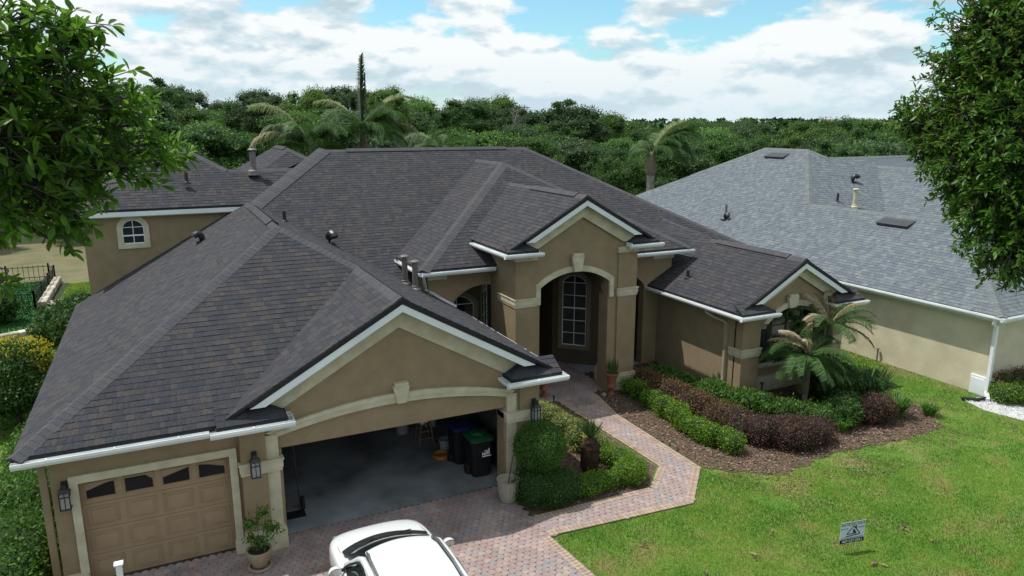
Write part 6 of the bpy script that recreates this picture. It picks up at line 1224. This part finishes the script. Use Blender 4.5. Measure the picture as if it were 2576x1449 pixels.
fence([(-12, 47.3), (-6.0, 47.1), (-5.65, 46.3), (-5.75, 39.4), (-9.5, 40.2)], .80, 'black iron picket fence round the bright green turf yard on the left', gap=.24)
M['stone'] = mat('pale_wall_stone', [(.42, .38, .30), (.52, .48, .39), (.36, .31, .24)], .9, 3, bump=.5, island=2)
def stonewall(pts, w_, h, label, dn=.32):
    t = tag(empty('garden_wall', (*pts[0], 0)), label, 'wall'); r = random.Random(2)
    for (x0, y0), (x1, y1) in zip(pts[:-1], pts[1:]):
        L_ = math.hypot(x1-x0, y1-y0); k = max(1, int(L_/dn)); tx, ty = (x1-x0)/L_, (y1-y0)/L_; nx, ny = -ty, tx
        for i in range(k):
            s = i*L_/k; e = (i+1)*L_/k-.015; b = MB(); hw = w_/2*r.uniform(.9, 1.08); hh = h*r.uniform(.94, 1.06)
            q = [(x0+tx*a+nx*c, y0+ty*a+ny*c) for a, c in ((s, -hw), (e, -hw), (e, hw), (s, hw))]; b.add([(*p, -.03) for p in q]+[(p[0], p[1], hh-.03) for p in q]+[(p[0]*.92+q[(j+2) % 4][0]*.08, p[1]*.92+q[(j+2) % 4][1]*.08, hh) for j, p in enumerate(q)], [(8, 9, 10, 11)]+[(j, (j+1) % 4, 4+(j+1) % 4, 4+j) for j in range(4)]+[(4+j, 4+(j+1) % 4, 8+(j+1) % 4, 8+j) for j in range(4)]); b.build('stone', M['stone'], t)
stonewall([(-5.5, 46.0), (-5.5, 39.6)], .35, .25, 'pale stone kerb wall below the long side of the black fence'); stonewall([(-5.0, 39.9), (-5.15, 34.6), (-6.3, 33.9), (-12, 31.6)], .36, .22, 'pale stone retaining wall curving round the neighbour turf, in front of the fence')
# ------------------------------------------------------------------ grass blades, leaf litter, gravel
def blades(name, poly, bbox, dens, h, wdt, m, label, cat, avoid=(), fade=None):
    x0, x1, y0, y1 = bbox; n = int((x1-x0)*(y1-y0)*dens); x = rng.uniform(x0, x1, n); y = rng.uniform(y0, y1, n); jx = (.10*np.sin(x*9.1+y*3)+.08*np.sin(x*21+y*17)+rng.normal(size=n)*.06)*((y > 11.95)&(x > 11.75))+rng.normal(size=n)*.018; ok = inpoly(x+jx, y+jx*1.3, poly)
    bare = (np.sin(x*1.7+.6*y)*np.sin(y*2.3-x*.9)+.5*np.sin(x*5.1+y*4.3))*np.clip((y-10.3)/1.3, 0, 1)*(x > 11.6)*(y < 14.2); ok &= (bare < .3) | (rng.random(n) < .55)
    for a in avoid: ok &= ~inpoly(x, y, a)
    if fade is not None: dd = np.hypot(x, y); ok &= rng.random(n) < np.clip(fade/dd, 0, 1)**2
    x = x[ok]; y = y[ok]; n = len(x); a = rng.uniform(0, 6.28, n); hh = h*rng.uniform(.5, 1.3, n); wv = wdt*(1+np.hypot(x, y)/22); l_ = rng.uniform(.1, .9, n)*hh
    c, s = np.cos(a), np.sin(a); ax = rng.uniform(0, 6.28, n); V = np.stack([np.stack([x-c*wv, y-s*wv, np.full(n, -.012)], 1), np.stack([x+c*wv, y+s*wv, np.full(n, -.012)], 1), np.stack([x+np.cos(ax)*l_, y+np.sin(ax)*l_, hh-.012], 1)], 1).reshape(-1, 3)
    F = np.arange(3*n).reshape(-1, 3); print(name, n); return tag(np_mesh(name, V, F, m), label, cat, kind='stuff')
gm = bpy.data.materials.new('grass_blade'); gm.use_nodes = True; t_ = gm.node_tree; t_.nodes.clear(); nn_ = t_.nodes.new; ll_ = t_.links.new
go = nn_('ShaderNodeOutputMaterial'); gb = nn_('ShaderNodeBsdfPrincipled'); gt = nn_('ShaderNodeBsdfTranslucent'); gx = nn_('ShaderNodeMixShader'); gx.inputs[0].default_value = .3; gg = nn_('ShaderNodeNewGeometry')
def gn(scale, det=5, off=(0, 0, 0)):
    mp_ = nn_('ShaderNodeMapping'); mp_.inputs['Location'].default_value = off; mp_.inputs['Scale'].default_value = (1, 1, .02); ll_(gg.outputs['Position'], mp_.inputs['Vector']); q = nn_('ShaderNodeTexNoise'); q.inputs['Scale'].default_value = scale; q.inputs['Detail'].default_value = det; ll_(mp_.outputs[0], q.inputs['Vector']); return q.outputs[0]
def gr(src, stops):
    r = nn_('ShaderNodeValToRGB'); e = r.color_ramp.elements
    while len(e) < len(stops): e.new(.5)
    for i, (p, c) in enumerate(stops): e[i].position = p; e[i].color = (*c, 1)
    ll_(src, r.inputs[0]); return r.outputs[0]
c1 = gr(gn(.55, 6), [(.36, (.068, .165, .016)), (.5, (.125, .245, .026)), (.62, (.23, .32, .05))])
c2 = gr(gn(1.5, 8, (7, 3, 0)), [(.52, (0, 0, 0)), (.66, (1, 1, 1))]); mx1 = nn_('ShaderNodeMixRGB'); ll_(c2, mx1.inputs[0]); ll_(c1, mx1.inputs[1]); mx1.inputs[2].default_value = (.28, .30, .06, 1)
c3 = gr(gg.outputs['Random Per Island'], [(0, (.55, .55, .5)), (.8, (1.2, 1.2, 1.1)), (.93, (1.5, 1.4, 1.2))]); mx2 = nn_('ShaderNodeMixRGB'); mx2.blend_type = 'MULTIPLY'; mx2.inputs[0].default_value = 1; ll_(mx1.outputs[0], mx2.inputs[1]); ll_(c3, mx2.inputs[2])
ll_(mx2.outputs[0], gb.inputs['Base Color']); gb.inputs['Roughness'].default_value = .7; gb.inputs['Specular IOR Level'].default_value = .15; ll_(mx2.outputs[0], gt.inputs[0]); ll_(gb.outputs[0], gx.inputs[1]); ll_(gt.outputs[0], gx.inputs[2]); ll_(gx.outputs[0], go.inputs[0])
PATH = [(6.85, 4), (6.78, 10.45), (6.66, 12.02), (10.25, 11.79), (11.56, 13.12), (11.6, 13.3)]
FR = PATH+[(12.8, 12.11), (13.53, 11.99), (15.25, 12.29), (16.76, 12.1), (18.31, 12.06), (19.42, 12.13), (19.94, 12.85), (20.34, 13.53), (20.5, 16.5), (22.9, 16.5), (22.95, 13.2), (23, 13.2), (21.9, 13.3), (21.75, 12.4), (22.0, 11.3), (26, 9.5), (26, 4)]
blades('grass', FR, (6.6, 26, 4.2, 17), 2300, .05, .003, gm, 'green lawn grass with yellowed patches in front of the right wing', 'grass', fade=16)
blades('grass', [(19.5, 16.4), (22.93, 16.4), (22.93, 40), (19.9, 40), (19.9, 20)], (19.5, 23, 16.4, 30), 700, .06, .005, gm, 'strip of grass between the two houses', 'grass')
blades('grass', [(-4.9, 12), (-2.4, 12), (-2.4, 45), (-4.9, 45)], (-4.9, -2.4, 20, 45), 500, .06, .007, gm, 'grass strip along the left side of the house', 'grass')
blades('grass', [(-20, 33.9), (-5.3, 34.2), (-5.7, 46.4), (-20, 46.4)], (-12, -5, 33, 46.5), 350, .05, .012, M['turf'], 'short bright turf inside the fenced yard', 'grass')
# mulch chips and fallen leaves
M['litter'] = mat('leaf_litter', [(.13, .08, .05), (.20, .135, .09), (.075, .05, .034), (.28, .20, .135), (.10, .068, .045)], .9, 10, .6, island=2)
def litter(name, poly, bbox, dens, size, label, avoid=(), z=.012, m='litter', mask=None):
    x0, x1, y0, y1 = bbox; n = int((x1-x0)*(y1-y0)*dens); x = rng.uniform(x0, x1, n); y = rng.uniform(y0, y1, n); ok = inpoly(x, y, poly)
    for a in avoid: ok &= ~inpoly(x, y, a)
    if mask is not None: ok &= mask(x, y)
    x = x[ok]; y = y[ok]; n = len(x); P = np.stack([x, y, np.full(n, z)+rng.uniform(0, .02, n)], 1); D = rand_dir(n)*[1, 1, .35]; Nn = np.tile([[0, 0, 1.]], (n, 1))+rand_dir(n)*.5; l_ = rng.uniform(.5, 1.4, n)*size; V, F = leaf_quads(P, D, Nn, l_, l_*.5); return tag(np_mesh(name, V, F, M[m]), label, 'leaf litter', kind='stuff')
litter('leaf_litter', BED2, (11.6, 20.5, 11.9, 20.5), 320, .07, 'brown dead leaves and bark covering the mulch bed by the right wing'); litter('leaf_litter', BED1, (6.7, 10.7, 12.9, 18.5), 220, .06, 'brown dead leaves in the hedge bed beside the walkway')
litter('leaf_litter', FR, (11.4, 21.5, 10.9, 13.9), 170, .06, 'scattered brown leaves where the mulch meets the lawn', z=0.0, mask=lambda x, y: (np.sin(x*2.1)+np.sin(y*3.3+x)+rng.normal(size=x.shape)*.6 > .2))
for i, (x, y, s_) in enumerate([(11.95, 8.35, .16), (13.6, 9.0, .13), (13.7, 8.4, .10), (10.0, 9.6, .12), (9.3, 9.1, .10), (8.2, 10.9, .12), (12.6, 9.6, .09), (10.2, 8.3, .13), (13.0, 10.4, .08), (8.75, 9.6, .09), (15.3, 10.8, .08), (10.9, 10.1, .12)]):
    b = MB(); r = random.Random(i); 
    for k in range(4): a = r.uniform(0, 6.28); cx, cy = x+r.uniform(-.04, .04), y+r.uniform(-.04, .04); b.add([(cx, cy, .02+r.uniform(0, .02)), (cx+s_*.5*math.cos(a+.4), cy+s_*.5*math.sin(a+.4), .045), (cx+s_*math.cos(a), cy+s_*math.sin(a), .03), (cx+s_*.5*math.cos(a-.4), cy+s_*.5*math.sin(a-.4), .05)], [(0, 1, 2, 3)])
    tag(b.build('fallen_leaf', M['litter'], fix=False), 'curled brown fallen leaf lying on the front lawn', 'leaf', 'fallen leaves on the front lawn')
M['gravel'] = mat('white_gravel', [(.55, .55, .54), (.72, .72, .71), (.42, .42, .42)], .9, 20, .6, island=2)
GRV = [(22.0, 13.25), (21.75, 12.4), (22.0, 11.3), (26, 9.9), (30, 9.5), (30, 13.1), (22.9, 13.1)]
np_poly('gravel_bed', GRV, .0, mat('gravel_base', [(.4, .4, .4), (.55, .55, .54)], .95, 30, wpos=True)); litter('gravel', GRV, (21.7, 27, 9.5, 13.2), 450, .05, 'white gravel round the neighbour hedge', z=.01, m='gravel')['category'] = 'gravel'
# pale flecks on the hedge
print('objects', len(bpy.data.objects))
